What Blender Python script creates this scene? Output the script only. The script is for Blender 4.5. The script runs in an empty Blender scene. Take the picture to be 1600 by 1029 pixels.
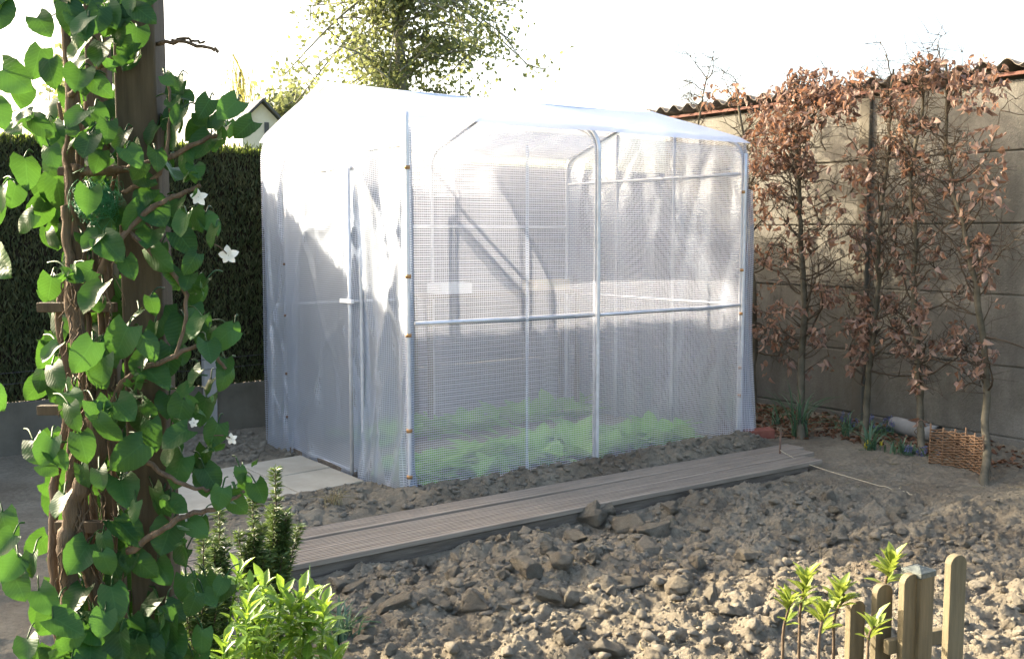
import bpy, math, random
import numpy as np
from math import sin, cos, pi, radians, hypot
from mathutils import Vector
random.seed(7); RNG = np.random.default_rng(11)
SC = bpy.context.scene; COL = SC.collection
V = lambda *a: np.array(a, float)

# ------------------------------------------------------------------ camera
FPX, PITCH, YAW = 1623.5, radians(5.2026), radians(35.924)
EYE = V(-2.957, -5.057, 1.5)
cd = bpy.data.cameras.new('camera'); cam = bpy.data.objects.new('camera', cd); COL.objects.link(cam)
cd.sensor_width = 36; cd.sensor_fit = 'HORIZONTAL'; cd.lens = 36*FPX/1600; cd.clip_start = .05; cd.clip_end = 1000
cam.location = EYE; cam.rotation_euler = (pi/2-PITCH, 0, -YAW); SC.camera = cam

def ray(u, v):      # photograph pixel -> direction in the world
    X = (u-800)/FPX; Z = -(v-514.5)/FPX
    y = cos(PITCH)+Z*sin(PITCH); z = -sin(PITCH)+Z*cos(PITCH)
    return X*V(cos(YAW), -sin(YAW), 0)+y*V(sin(YAW), cos(YAW), 0)+V(0, 0, z)
def on_z(u, v, z=0): d = ray(u, v); return EYE+d*((z-EYE[2])/d[2])
def on_x(u, v, x): d = ray(u, v); return EYE+d*((x-EYE[0])/d[0])
def on_d(u, v, D): d = ray(u, v); return EYE+d*(D/hypot(d[0], d[1]))

# ------------------------------------------------------------------ objects
def link(o, parent=None):
    COL.objects.link(o)
    if parent is not None:
        o.parent = parent; o.matrix_parent_inverse = parent.matrix_world.inverted()
    return o
def tag(o, label, cat, group=None, kind=None):
    if label: o['label'] = label
    if cat: o['category'] = cat
    if group: o['group'] = group
    if kind: o['kind'] = kind
    return o
def thing(name, loc, label, cat, group=None):
    o = bpy.data.objects.new(name, None); o.location = loc; o.empty_display_size = .1
    COL.objects.link(o); bpy.context.view_layer.update()
    return tag(o, label, cat, group)

class MB:
    """collects verts / faces / uvs / a per-vertex random value into ONE mesh"""
    def __init__(s): s.v = []; s.f = []; s.uv = []; s.r = []; s.n = 0
    def add(s, v, f, uv=None, r=None):
        v = np.asarray(v, float).reshape(-1, 3)
        s.v.append(v); s.f += [tuple(int(i)+s.n for i in q) for q in f]
        s.uv.append(np.zeros((len(v), 2)) if uv is None else np.asarray(uv, float))
        s.r.append(np.full(len(v), random.random() if r is None else r) if np.isscalar(r) or r is None else np.asarray(r, float))
        s.n += len(v); return s
    def box(s, lo, hi, r=None):
        x0, y0, z0 = lo; x1, y1, z1 = hi
        return s.add([(x0,y0,z0),(x1,y0,z0),(x1,y1,z0),(x0,y1,z0),(x0,y0,z1),(x1,y0,z1),(x1,y1,z1),(x0,y1,z1)],
              [(3,2,1,0),(4,5,6,7),(0,1,5,4),(1,2,6,5),(2,3,7,6),(3,0,4,7)], r=r)
    def tube(s, pts, rad, seg=8, cap=True, r=None):
        P = np.asarray(pts, float); n = len(P); R = np.full(n, rad) if np.isscalar(rad) else np.asarray(rad, float)
        T = np.gradient(P, axis=0); T /= np.linalg.norm(T, axis=1)[:, None]+1e-12
        a = V(0,0,1) if abs(T[0][2]) < .9 else V(1,0,0)
        N = np.cross(T[0], a); N /= np.linalg.norm(N)
        vs = []; uv = []; L = 0
        for i in range(n):
            N = N-T[i]*np.dot(N, T[i]); N /= np.linalg.norm(N)+1e-12
            B = np.cross(T[i], N)
            if i: L += np.linalg.norm(P[i]-P[i-1])
            for k in range(seg):
                q = 2*pi*k/seg; vs.append(P[i]+R[i]*(cos(q)*N+sin(q)*B)); uv.append((k/seg, L))
        f = [(i*seg+k, i*seg+(k+1) % seg, (i+1)*seg+(k+1) % seg, (i+1)*seg+k) for i in range(n-1) for k in range(seg)]
        if cap: f += [tuple(range(seg))[::-1], tuple((n-1)*seg+k for k in range(seg))]
        return s.add(vs, f, uv, r)
    def grid(s, fn, nu, nv, uvs=(1, 1), wrap=False):
        vs = []; uv = []
        for j in range(nv+1):
            for i in range(nu+1):
                vs.append(fn(i/nu, j/nv)); uv.append((i/nu*uvs[0], j/nv*uvs[1]))
        return s.add(vs, [(j*(nu+1)+i, j*(nu+1)+i+1, (j+1)*(nu+1)+i+1, (j+1)*(nu+1)+i) for j in range(nv) for i in range(nu)], uv)
    def cloud(s, tmpl, pos, Y, Z, size, wid=1., rnd=None):
        """many leaves at once: template (verts, faces, uv); Y along the leaf, Z its upper side"""
        tv, tf, tu = tmpl; N = len(pos)
        if N == 0: return s
        pos = np.asarray(pos, float); Y = np.asarray(Y, float); Z = np.asarray(Z, float)
        Y = Y/(np.linalg.norm(Y, axis=1)[:, None]+1e-9)
        X = np.cross(Y, Z); X /= np.linalg.norm(X, axis=1)[:, None]+1e-9
        Z = np.cross(X, Y); sz = np.broadcast_to(np.asarray(size, float), (N,))[:, None, None]
        wd = np.broadcast_to(np.asarray(wid, float), (N,))[:, None, None]
        P = pos[:, None, :]+sz*(wd*tv[None, :, 0:1]*X[:, None]+tv[None, :, 1:2]*Y[:, None]+tv[None, :, 2:3]*Z[:, None])
        m = len(tv); rnd = RNG.random(N) if rnd is None else rnd
        fa = np.asarray(tf)
        s.f += [tuple(q) for q in (fa[None]+(np.arange(N)*m+s.n)[:, None, None]).reshape(-1, fa.shape[1]).tolist()]
        s.v.append(P.reshape(-1, 3)); s.uv.append(np.tile(tu, (N, 1))); s.r.append(np.repeat(rnd, m)); s.n += N*m
        return s
    def mesh(s, name, mat, smooth=True):
        me = bpy.data.meshes.new(name)
        me.from_pydata(np.concatenate(s.v).tolist(), [], s.f); me.update()
        uvv = np.concatenate(s.uv); li = np.empty(len(me.loops), np.int32); me.loops.foreach_get('vertex_index', li)
        l = me.uv_layers.new(name='UVMap'); l.data.foreach_set('uv', uvv[li].astype(np.float32).ravel())
        a = me.attributes.new('rnd', 'FLOAT', 'POINT'); a.data.foreach_set('value', np.concatenate(s.r).astype(np.float32))
        if smooth: me.polygons.foreach_set('use_smooth', [True]*len(me.polygons))
        me.materials.append(mat); return me
    def build(s, name, mat, parent=None, smooth=True, bevel=0):
        o = bpy.data.objects.new(name, s.mesh(name, mat, smooth)); link(o, parent)
        if bevel:
            b = o.modifiers.new('bevel', 'BEVEL'); b.width = bevel; b.segments = 2; b.limit_method = 'ANGLE'
        return o

# ------------------------------------------------------------------ numpy noise
def _h(ix, iy, seed):
    n = (ix*374761393+iy*668265263+seed*974711) & 0x7fffffff
    n = ((n ^ (n >> 13))*1274126177) & 0x7fffffff
    return ((n ^ (n >> 16)) & 0xffff)/65535.
def vnoise(x, y, seed=0):
    ix = np.floor(x).astype(np.int64); iy = np.floor(y).astype(np.int64); fx = x-ix; fy = y-iy
    fx = fx*fx*(3-2*fx); fy = fy*fy*(3-2*fy)
    a = _h(ix, iy, seed); b = _h(ix+1, iy, seed); c = _h(ix, iy+1, seed); d = _h(ix+1, iy+1, seed)
    return (a*(1-fx)+b*fx)*(1-fy)+(c*(1-fx)+d*fx)*fy
def fbm(x, y, o=4, seed=0):
    r = 0; a = .5
    for k in range(o): r = r+a*vnoise(x*2**k, y*2**k, seed+k*17); a *= .5
    return r
def lumps(x, y, seed=0):      # rounded cells with sharp valleys
    ix = np.floor(x).astype(np.int64); iy = np.floor(y).astype(np.int64); best = np.full(x.shape, 9.)
    for dx in (-1, 0, 1):
        for dy in (-1, 0, 1):
            cx = ix+dx+_h(ix+dx, iy+dy, seed); cy = iy+dy+_h(ix+dx, iy+dy, seed+5)
            rr = .35+.5*_h(ix+dx, iy+dy, seed+9)
            best = np.minimum(best, np.hypot(x-cx, y-cy)/rr)
    return np.sqrt(np.clip(1-best**2, 0, 1))
def sm(a, b, x): t = np.clip((x-a)/(b-a), 0, 1); return t*t*(3-2*t)

# ------------------------------------------------------------------ materials
class NT:
    def __init__(s, name):
        s.m = bpy.data.materials.new(name); s.m.use_nodes = True; s.t = s.m.node_tree; s.t.nodes.clear()
        s.out = s.n('ShaderNodeOutputMaterial')
    def n(s, typ, **kw):
        nd = s.t.nodes.new(typ)
        for k, v in kw.items():
            if k[0] == '_': setattr(nd, k[1:], v)
            else:
                key = int(k[1:]) if k[0] == 'i' and k[1:].isdigit() else k.replace('_', ' ')
                if hasattr(v, 'is_output'): s.t.links.new(v, nd.inputs[key])
                else: nd.inputs[key].default_value = v
        return nd
    def coord(s, kind='Object'): return s.n('ShaderNodeTexCoord').outputs[kind]
    def noise(s, scale, detail=4, vec=None, rough=.6, dist=0):
        n = s.n('ShaderNodeTexNoise', Scale=scale, Detail=detail, Roughness=rough, Distortion=dist)
        s.t.links.new(vec if vec is not None else s.coord(), n.inputs['Vector']); return n.outputs['Fac']
    def ramp(s, fac, stops):
        n = s.n('ShaderNodeValToRGB', Fac=fac); e = n.color_ramp.elements
        while len(e) < len(stops): e.new(.5)
        for q, (p, c) in zip(e, stops): q.position = p; q.color = (*c, 1) if len(c) == 3 else c
        return n.outputs['Color']
    def mix(s, fac, a, b, mode='MIX'):
        n = s.n('ShaderNodeMix', _data_type='RGBA', _blend_type=mode)
        for i, v in ((0, fac), (6, a), (7, b)):
            if hasattr(v, 'is_output'): s.t.links.new(v, n.inputs[i])
            else: n.inputs[i].default_value = v if i == 0 else ((*v, 1) if len(v) == 3 else v)
        return n.outputs[2]
    def math(s, op, a, b=0., c=0.):
        n = s.n('ShaderNodeMath', _operation=op)
        for i, v in enumerate((a, b, c)):
            if hasattr(v, 'is_output'): s.t.links.new(v, n.inputs[i])
            else: n.inputs[i].default_value = v
        return n.outputs[0]
    def vmap(s, vec, scale): return s.n('ShaderNodeMapping', Vector=vec, Scale=scale).outputs[0]
    def bump(s, h, strength=.5, dist=.01): return s.n('ShaderNodeBump', Height=h, Strength=strength, Distance=dist).outputs[0]
    def pbr(s, color, rough=.8, normal=None, metallic=0., spec=.3):
        kw = dict(Base_Color=color if hasattr(color, 'is_output') else (*color, 1), Roughness=rough, Metallic=metallic)
        n = s.n('ShaderNodeBsdfPrincipled', **kw); n.inputs['Specular IOR Level'].default_value = spec
        if normal is not None: s.t.links.new(normal, n.inputs['Normal'])
        return n.outputs[0]
    def done(s, sh): s.t.links.new(sh, s.out.inputs['Surface']); return s.m
    def rnd(s): return s.n('ShaderNodeAttribute', _attribute_name='rnd').outputs['Fac']

def simple(name, c1, c2, scale=6, rough=.8, bump=.3, bscale=40, spec=.3, metallic=0, stretch=None, bdist=.004):
    t = NT(name); vec = t.coord()
    if stretch: vec = t.vmap(vec, stretch)
    f = t.noise(scale, 6, vec); c = t.ramp(f, [(.3, c1), (.7, c2)])
    return t.done(t.pbr(c, rough, t.bump(t.noise(bscale, 5, vec), bump, bdist), metallic, spec))

def leafmat(name, dark, light, trans, rough=.45, veins=True, tfac=.35, spec=.4, edge=None):
    t = NT(name); r = t.rnd()
    c = t.ramp(r, [(0, dark), (1, light)])
    nrm = None
    if veins:
        uv = t.n('ShaderNodeSeparateXYZ', Vector=t.coord('UV')); u = t.math('ABSOLUTE', uv.outputs[0]); v = uv.outputs[1]
        w = t.math('SINE', t.math('MULTIPLY', t.math('SUBTRACT', v, t.math('MULTIPLY', u, .75)), 46.))
        side = t.math('POWER', t.math('MULTIPLY_ADD', w, .5, .5), 8.)
        mid = t.math('LESS_THAN', u, .018)
        vv = t.math('MAXIMUM', t.math('MULTIPLY', side, .6), mid)
        c = t.mix(t.math('MULTIPLY', vv, .4), c, tuple(min(1, x*1.4+.01) for x in light))
        nrm = t.bump(t.math('SUBTRACT', 1., vv), .3, .0015)
    c = t.mix(t.math('MULTIPLY', t.noise(9, 3), .35), c, tuple(x*.55 for x in dark))
    p = t.pbr(c, rough, nrm, 0, spec)
    tr = t.n('ShaderNodeBsdfTranslucent', Color=t.mix(.6, c, trans))
    return t.done(t.n('ShaderNodeMixShader', Fac=tfac, i1=p, i2=tr.outputs[0]).outputs[0])

def soilmat(name='soil'):
    t = NT(name); v = t.coord()
    f = t.noise(3.5, 8, v, .65); g = t.noise(38, 6, v, .7); h = t.noise(1.1, 3, v)
    c = t.ramp(t.math('MULTIPLY_ADD', g, .55, t.math('MULTIPLY', f, .45)), [(.33, (.182, .155, .113)), (.5, (.29, .252, .185)), (.66, (.40, .354, .265))])
    c = t.mix(t.ramp(h, [(.5, (0, 0, 0)), (.72, (.55, .55, .55))]), c, (.125, .088, .055))
    oi = t.n('ShaderNodeObjectInfo').outputs['Random']; c = t.mix(t.math('MULTIPLY', oi, .35), c, (.36, .335, .28))
    gr = t.ramp(t.noise(150, 2, v), [(.70, (0, 0, 0)), (.76, (1, 1, 1))])
    c = t.mix(t.math('MULTIPLY', gr, .35), c, (.42, .38, .31))
    b = t.math('ADD', t.noise(55, 10, v, .8), t.math('MULTIPLY', t.noise(170, 6, v, .75), .6))
    return t.done(t.pbr(c, .97, t.bump(b, 1., .03), 0, .08))

def filmmat(name, base, thread, tint=(.985, .99, 1.), white=(.37, .395, .475), thc=(.78, .80, .88), blur=.12, cell=.0135):
    """mesh-reinforced polythene: clear-ish cells, whiter woven threads, sheen"""
    t = NT(name); uv = t.n('ShaderNodeSeparateXYZ', Vector=t.coord('UV'))
    def line(x, w):
        fr = t.math('FRACT', t.math('DIVIDE', x, cell))
        return t.math('LESS_THAN', t.math('ABSOLUTE', t.math('SUBTRACT', fr, .5)), w)
    th = t.math('MAXIMUM', line(uv.outputs[1], .17), t.math('MULTIPLY', line(uv.outputs[0], .11), .8))
    lw = t.n('ShaderNodeLayerWeight', Blend=.35).outputs['Facing']
    cl = t.math('MULTIPLY_ADD', t.noise(2.2, 5), .30, base-.15)
    fac = t.math('MULTIPLY_ADD', th, thread, cl)
    fac = t.math('MULTIPLY_ADD', t.math('POWER', lw, 3.), .3, fac)
    fac = t.math('MINIMUM', fac, .96)
    nb = t.bump(t.math('ADD', t.noise(7, 4), t.math('MULTIPLY', th, .03)), .25, .03)
    wc = t.mix(th, white, thc)
    dif = t.n('ShaderNodeBsdfDiffuse', Color=wc).outputs[0]
    trl = t.n('ShaderNodeBsdfTranslucent', Color=wc).outputs[0]
    body = t.n('ShaderNodeMixShader', Fac=.5, i1=dif, i2=trl).outputs[0]
    tr = t.n('ShaderNodeBsdfTransparent', Color=(*tint, 1)).outputs[0]
    rf = t.n('ShaderNodeBsdfRefraction', Color=(*tint, 1), Roughness=.36, IOR=1.05).outputs[0]
    tr = t.n('ShaderNodeMixShader', Fac=blur, i1=tr, i2=rf).outputs[0]
    m = t.n('ShaderNodeMixShader', Fac=fac, i1=tr, i2=body).outputs[0]
    gl = t.n('ShaderNodeBsdfGlossy', Color=(.8, .88, 1, 1), Roughness=.34, Normal=nb).outputs[0]
    fr = t.n('ShaderNodeFresnel', IOR=1.38, Normal=nb).outputs[0]
    return t.done(t.n('ShaderNodeMixShader', Fac=t.math('MULTIPLY', fr, .45), i1=m, i2=gl).outputs[0])

M = {}
M['soil'] = soilmat()
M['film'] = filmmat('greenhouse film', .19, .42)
M['film_end'] = filmmat('end film', .30, .44, white=(.40, .46, .57), thc=(.70, .75, .84))  # bluish tint puts the sky's reflection into the film colour
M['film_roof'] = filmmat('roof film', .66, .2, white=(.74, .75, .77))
M['pipe'] = simple('galvanised pipe', (.52, .53, .56), (.68, .69, .71), 14, .42, .1, 60, .5, .35)
M['copper'] = simple('copper clip', (.32, .17, .07), (.48, .27, .11), 30, .45, .1, 60, .5, .6)
M['white_plastic'] = simple('white plastic', (.72, .73, .74), (.8, .8, .8), 10, .4, .05)
M['slab'] = simple('concrete slab', (.31, .28, .215), (.42, .385, .305), 5, .9, .35, 160, .2)
M['brick'] = simple('red brick', (.17, .055, .038), (.25, .095, .065), 20, .9, .5, 90, .2)
M['dark_wood'] = simple('stained timber', (.052, .040, .025), (.098, .076, .048), 5, .75, .4, 26, .25, stretch=(14, 14, 1.2))
M['sleeper'] = simple('weathered edging timber', (.10, .082, .064), (.20, .17, .135), 5, .9, .7, 18, .15, stretch=(1, 9, 14), bdist=.01)
M['picket'] = simple('impregnated softwood', (.095, .078, .046), (.165, .137, .082), 7, .75, .35, 24, .25, stretch=(9, 9, .8))
M['zinc'] = simple('zinc cap', (.035, .042, .038), (.11, .125, .112), 60, .6, .5, 150, .4, 0)
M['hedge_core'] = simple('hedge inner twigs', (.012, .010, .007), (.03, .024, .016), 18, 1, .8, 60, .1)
M['bark'] = simple('hornbeam bark', (.062, .055, .038), (.145, .126, .086), 12, .9, .6, 60, .15)
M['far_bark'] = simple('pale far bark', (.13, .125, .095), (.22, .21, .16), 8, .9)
M['bark_dark'] = simple('twig bark', (.05, .038, .027), (.11, .085, .058), 12, .9, .5, 60, .15)
M['vine_bark'] = simple('peeling vine bark', (.075, .054, .036), (.19, .14, .095), 9, .9, .9, 30, .15, stretch=(6, 6, 1), bdist=.01)
M['concrete_post'] = simple('pale concrete post', (.24, .24, .235), (.36, .36, .345), 8, .9, .3, 80, .2)
M['plinth'] = simple('concrete gravel board', (.085, .077, .06), (.14, .128, .10), 4, .95, .4, 60, .15)
M['pipe_clay'] = simple('grey drain pipe', (.19, .19, .18), (.28, .28, .265), 10, .8, .2, 60, .2)
M['wicker'] = simple('brown willow rods', (.13, .07, .035), (.26, .155, .085), 20, .7, .4, 70, .25)
M['string'] = simple('pale twine', (.5, .42, .28), (.62, .54, .38), 60, .9, .2)
M['peg'] = simple('rusty rod', (.10, .06, .04), (.16, .10, .07), 40, .8, .3)
M['netting'] = simple('green netting', (.03, .16, .06), (.05, .24, .10), 30, .5, .1)
M['wire'] = simple('dark fence wire', (.05, .05, .05), (.09, .09, .09), 30, .6, .1, metallic=.5)
M['petal'] = leafmat('white petal', (.78, .78, .72), (.86, .86, .82), (.85, .85, .78), .6, False, .25, .2)
M['blue'] = leafmat('blue flower', (.13, .14, .26), (.22, .23, .40), (.25, .25, .5), .6, False, .2, .2)
M['yellow'] = leafmat('yellow flower', (.6, .48, .03), (.75, .6, .06), (.8, .6, .05), .6, False, .2, .2)
M['vine_leaf'] = leafmat('vine leaf', (.008, .038, .009), (.036, .104, .024), (.15, .36, .035), .5, True, .24, .24)
M['salad'] = leafmat('salad leaf', (.14, .38, .03), (.30, .56, .08), (.35, .6, .08), .5, True, .35, .3)
M['yew'] = leafmat('yew needle', (.035, .07, .014), (.12, .175, .05), (.2, .3, .06), .5, False, .2, .35)
M['lime_leaf'] = leafmat('yellow green leaf', (.06, .155, .013), (.175, .28, .035), (.4, .6, .06), .42, True, .36, .4)
M['strap'] = leafmat('blue green strap leaf', (.055, .115, .065), (.12, .21, .125), (.2, .35, .12), .45, False, .25, .4)
M['shoot'] = leafmat('lily shoot leaf', (.10, .16, .02), (.23, .28, .05), (.5, .6, .09), .45, True, .3, .35)
M['hedge_leaf'] = leafmat('conifer spray', (.035, .05, .02), (.125, .125, .06), (.10, .15, .03), .7, False, .2, .15)
M['hedge_top'] = leafmat('sunlit conifer top', (.10, .15, .03), (.22, .27, .06), (.4, .5, .08), .6, False, .4, .2)  # sunlight on the hedge top put into a lighter, yellower leaf colour
M['brown_leaf'] = leafmat('dry beech leaf', (.115, .066, .047), (.45, .325, .25), (.50, .24, .12), .55, True, .32, .3)
M['litter'] = leafmat('fallen dry leaf', (.10, .048, .028), (.30, .17, .10), (.3, .15, .05), .8, False, .1, .2)
M['tree_leaf'] = leafmat('far tree leaf', (.075, .095, .045), (.19, .21, .095), (.34, .38, .13), .6, False, .35, .2)
M['willow'] = leafmat('yellow willow', (.36, .34, .10), (.52, .48, .16), (.6, .55, .15), .6, False, .4, .2)
M['dry_grass'] = leafmat('dry grass', (.25, .21, .11), (.40, .34, .20), (.4, .35, .2), .8, False, .2, .2)

# grooved decking
t = NT('grooved deck board'); v = t.coord()
f = t.noise(4, 6, t.vmap(v, (.6, 14, 14))); c = t.ramp(f, [(.3, (.19, .156, .118)), (.7, (.36, .305, .236))])
c = t.mix(t.math('MULTIPLY', t.noise(2.3, 4, v), .45), c, (.115, .092, .078))
M['deck'] = t.done(t.pbr(c, .85, t.bump(t.noise(20, 6, t.vmap(v, (.8, 12, 12))), .4, .004), 0, .2))
# wall panels: cast concrete with stains and moss
t = NT('cast concrete panel'); v = t.coord()
f = t.noise(2.2, 8, v, .65); g = t.noise(55, 4, v)
c = t.ramp(t.math('MULTIPLY_ADD', g, .3, t.math('MULTIPLY', f, .7)), [(.3, (.118, .111, .094)), (.52, (.18, .170, .144)), (.7, (.27, .254, .216))])
c = t.mix(t.math('MULTIPLY', t.rnd(), .32), c, (.12, .115, .098))
c = t.mix(t.ramp(t.noise(7, 6, t.vmap(v, (1, 1, .10))), [(.5, (0, 0, 0)), (.75, (.5, .5, .5))]), c, (.085, .082, .066))
c = t.mix(t.ramp(t.noise(2.1, 7, t.vmap(v, (1, 1, .7)), .7), [(.48, (0, 0, 0)), (.7, (.6, .6, .6))]), c, (.080, .078, .055))
M['wall'] = t.done(t.pbr(c, .95, t.bump(t.math('ADD', t.noise(85, 6, v), t.math('MULTIPLY', t.noise(9, 5, v), .8)), .7, .012), 0, .15))
t = NT('corrugated fibre cement'); v = t.coord()
c = t.ramp(t.noise(5, 6, v), [(.35, (.13, .115, .095)), (.65, (.25, .22, .185))])
M['corrugated'] = t.done(t.pbr(c, .95, t.bump(t.noise(60, 4, v), .4, .005), 0, .15))
M['red_edge'] = simple('red painted batten', (.12, .055, .04), (.20, .09, .065), 9, .85, .3)

# ------------------------------------------------------------------ leaf shapes
def tmpl_leaf(n=6, w=.42, heart=.25, fold=.18, droop=.25, serr=0., tip=1.6):
    """a broad leaf: rows of five points from base to tip"""
    vs = []; uv = []; ks = (-1, -.5, 0, .5, 1)
    for j in range(n+1):
        q = j/n
        prof = w*(q+.12)**.5*(1-q)**.72/.50*(1-.25*max(0, q-.72))
        if j == 0: prof = w*min(.75, heart*2.4)
        if serr and 0 < j < n: prof *= 1+serr*(1 if j % 2 else -1)
        for k in ks:
            back = heart*.55*abs(k)**1.3 if j == 0 else (heart*.22*abs(k) if j == 1 else 0)
            x = k*prof; y = q-back-(.05*abs(k)*(1-q))
            vs.append((x, y, fold*abs(x)-droop*q*q+.03*sin(9*q+k*2))); uv.append((x, y))
    f = [(j*5+i, j*5+i+1, (j+1)*5+i+1, (j+1)*5+i) for j in range(n) for i in range(4)]
    return np.array(vs), f, np.array(uv)
def tmpl_blade(n=4, w=.1, droop=.3, fold=.3, peak=.45):
    vs = []; uv = []
    for j in range(n+1):
        q = j/n; p = w*max(.03, (1-abs(q-peak)/(peak if q < peak else 1-peak))**.6)
        if j == n: p = w*.03
        for k in (-1, 0, 1): vs.append((k*p, q, fold*abs(k)*p-droop*q*q)); uv.append((k*p, q))
    f = [(j*3+i, j*3+i+1, (j+1)*3+i+1, (j+1)*3+i) for j in range(n) for i in range(2)]
    return np.array(vs), f, np.array(uv)
T_VINE = [tmpl_leaf(9, .46, .30, .22, .22, .02), tmpl_leaf(9, .43, .26, -.12, .42, .02), tmpl_leaf(9, .48, .28, .40, .10, .025)]
T_BLADE = tmpl_blade(4, .14, .25, .25, .55)
T_OBL = tmpl_blade(5, .17, .22, .5, .6)
T_CURL = [tmpl_leaf(4, .32, .05, .9, .35), tmpl_leaf(4, .26, .05, -.9, -.3), tmpl_leaf(4, .36, .05, .5, .7)]
T_SALAD = tmpl_leaf(5, .30, .03, .2, .5)
T_DIA = (np.array([(0, 0, 0), (.5, .5, .08), (0, 1, 0), (-.5, .5, .08)]), [(0, 1, 2, 3)], np.array([(0, 0), (.5, .5), (0, 1), (-.5, .5)]))
T_SPRAY = (np.array([(-.09, 0, 0), (.09, 0, 0), (.13, .6, .05), (.02, 1, 0), (-.13, .55, .05)]), [(0, 1, 2, 3, 4)], np.zeros((5, 2)))
def rdir(n): d = RNG.normal(size=(n, 3)); return d/np.linalg.norm(d, axis=1)[:, None]

# ------------------------------------------------------------------ light and sky
EL = radians(22.8); SUN = V(-.45*cos(EL), .893*cos(EL), sin(EL))
w = bpy.data.worlds.new('World'); SC.world = w; w.use_nodes = True; nt = w.node_tree
sky = nt.nodes.new('ShaderNodeTexSky'); sky.sky_type = 'NISHITA'; sky.sun_disc = False
sky.sun_elevation = EL; sky.sun_rotation = math.atan2(SUN[0], SUN[1]); sky.dust_density = 6; sky.air_density = 1.0; sky.ozone_density = .5
nt.links.new(sky.outputs[0], nt.nodes['Background'].inputs[0]); nt.nodes['Background'].inputs[1].default_value = .15
ld = bpy.data.lights.new('sun', 'SUN'); ld.energy = 4.6; ld.angle = radians(.5); ld.color = (1, .86, .66)
lo = bpy.data.objects.new('sun', ld); COL.objects.link(lo); lo.rotation_euler = Vector(SUN).to_track_quat('Z', 'Y').to_euler(); lo.location = Vector(SUN)*40
SC.view_settings.view_transform = 'Standard'; SC.view_settings.look = 'None'; SC.view_settings.exposure = 2.38; SC.view_settings.gamma = 1
SC.render.engine = 'CYCLES'; cy = SC.cycles
cy.max_bounces = 10; cy.diffuse_bounces = 4; cy.transparent_max_bounces = 24; cy.transmission_bounces = 6; cy.use_denoising = True
cy.caustics_reflective = False; cy.caustics_refractive = False

# ------------------------------------------------------------------ ground and soil
LX, WY, EAVE, RIDGE = 2.72, 1.97, 2.17, 2.445
def spaced(a, b, lo, hi, fine, coarse):
    l = list(np.arange(lo, hi, fine)); x = lo
    st = fine
    while x > a: st = min(coarse, st*1.15); x -= st; l.insert(0, x)
    x = l[-1]; st = fine
    while x < b: st = min(coarse, st*1.15); x += st; l.append(x)
    return np.array(l)
DECK_Y0, DECK_Y1 = -.885, -.385
def soil_h(x, y):
    front = sm(-.80, -.98, y)
    rake = sm(1.6, 2.3, x+.55*(fbm(x*1.3, y*1.3, 3, 5)-.5)*2+.35*(y+1.2))      # finer, raked tilth towards the wall
    rough = front*(1-.80*rake)+.10
    h = -.045*front*sm(3.0, -1.5, x)
    h = h+.11*(fbm(x*2.1, y*2.1, 3, 2)-.45)*(.25+.75*rough)
    wx = (fbm(x*11, y*11, 4, 3)-.5)*.16; wy = (fbm(x*11, y*11, 4, 8)-.5)*.16
    for sc_, am in ((5.5, .026), (11, .014), (24, .006)):
        h = h+am*lumps((x+wx)*sc_, (y+wy)*sc_, int(sc_*10))**1.6*(rough*1.1+.25*(sc_ > 20))
    h = h+rough*.050*(np.abs(fbm(x*8, y*8, 5, 51)-.5)*2-.25)+(.010+.020*rough)*(fbm(x*26, y*26, 4, 33)-.45)+(.006+.016*rough)*(np.abs(fbm(x*38+wx*40, y*38, 3, 61)-.45)*2-.3)
    # flat under boards and slabs, greenhouse bed and path
    flat = sm(DECK_Y0-.04, DECK_Y0+.03, y)*sm(DECK_Y1+.03, DECK_Y1-.03, y)*sm(2.95, 2.75, x)
    h = h*(1-flat)-.03*flat
    slab = sm(.32, .46, y)*sm(1.42, 1.30, y)*sm(-.02, -.08, x)*sm(-2.3, -2.1, x)
    h = h*(1-slab)-.03*slab
    bank = sm(-.36, -.2, y)*sm(.12, -.05, y)*sm(-.3, .1, x)*sm(2.9, 2.7, x)      # soil drawn up against the film
    h = h+.055*bank*(.5+fbm(x*5, y*5, 3, 4))+.03*bank*lumps(x*13, y*13, 77)
    bank2 = sm(-.3, -.1, y)*sm(.55, .3, y)*sm(-1.2, -.7, x)*sm(.1, -.1, x)
    h = h+.03*bank2*lumps(x*11, y*11, 78)+.02*bank2
    h = h+.05*sm(2.9, 3.6, x)*sm(-1.8, -.8, y)*.6
    return h
XS = spaced(-9, 9, -1.9, 3.6, .0115, .3); YS = spaced(-8, 9, -3.6, .6, .0115, .3)
gx, gy = np.meshgrid(XS, YS); gz = soil_h(gx, gy)
nx, ny = len(XS), len(YS)
vv = np.stack([gx, gy, gz], -1).reshape(-1, 3)
ii = (np.arange(ny-1)[:, None]*nx+np.arange(nx-1)[None]).ravel()
me = bpy.data.meshes.new('soil_bed'); me.vertices.add(len(vv)); me.vertices.foreach_set('co', vv.ravel())
q = np.stack([ii, ii+1, ii+nx+1, ii+nx], 1).astype(np.int32)
me.loops.add(q.size); me.loops.foreach_set('vertex_index', q.ravel()); me.polygons.add(len(q))
me.polygons.foreach_set('loop_start', np.arange(0, q.size, 4, dtype=np.int32)); me.polygons.foreach_set('use_smooth', np.ones(len(q), bool))
me.update(calc_edges=True); me.materials.append(M['soil'])
so = bpy.data.objects.new('soil_bed', me); COL.objects.link(so); so['kind'] = 'structure'
g = MB(); g.box((-400, -400, -.6), (400, 400, -.22)); go = g.build('ground', simple('grass ground', (.06, .09, .03), (.11, .13, .05), .8, 1), smooth=False); go['kind'] = 'structure'
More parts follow.
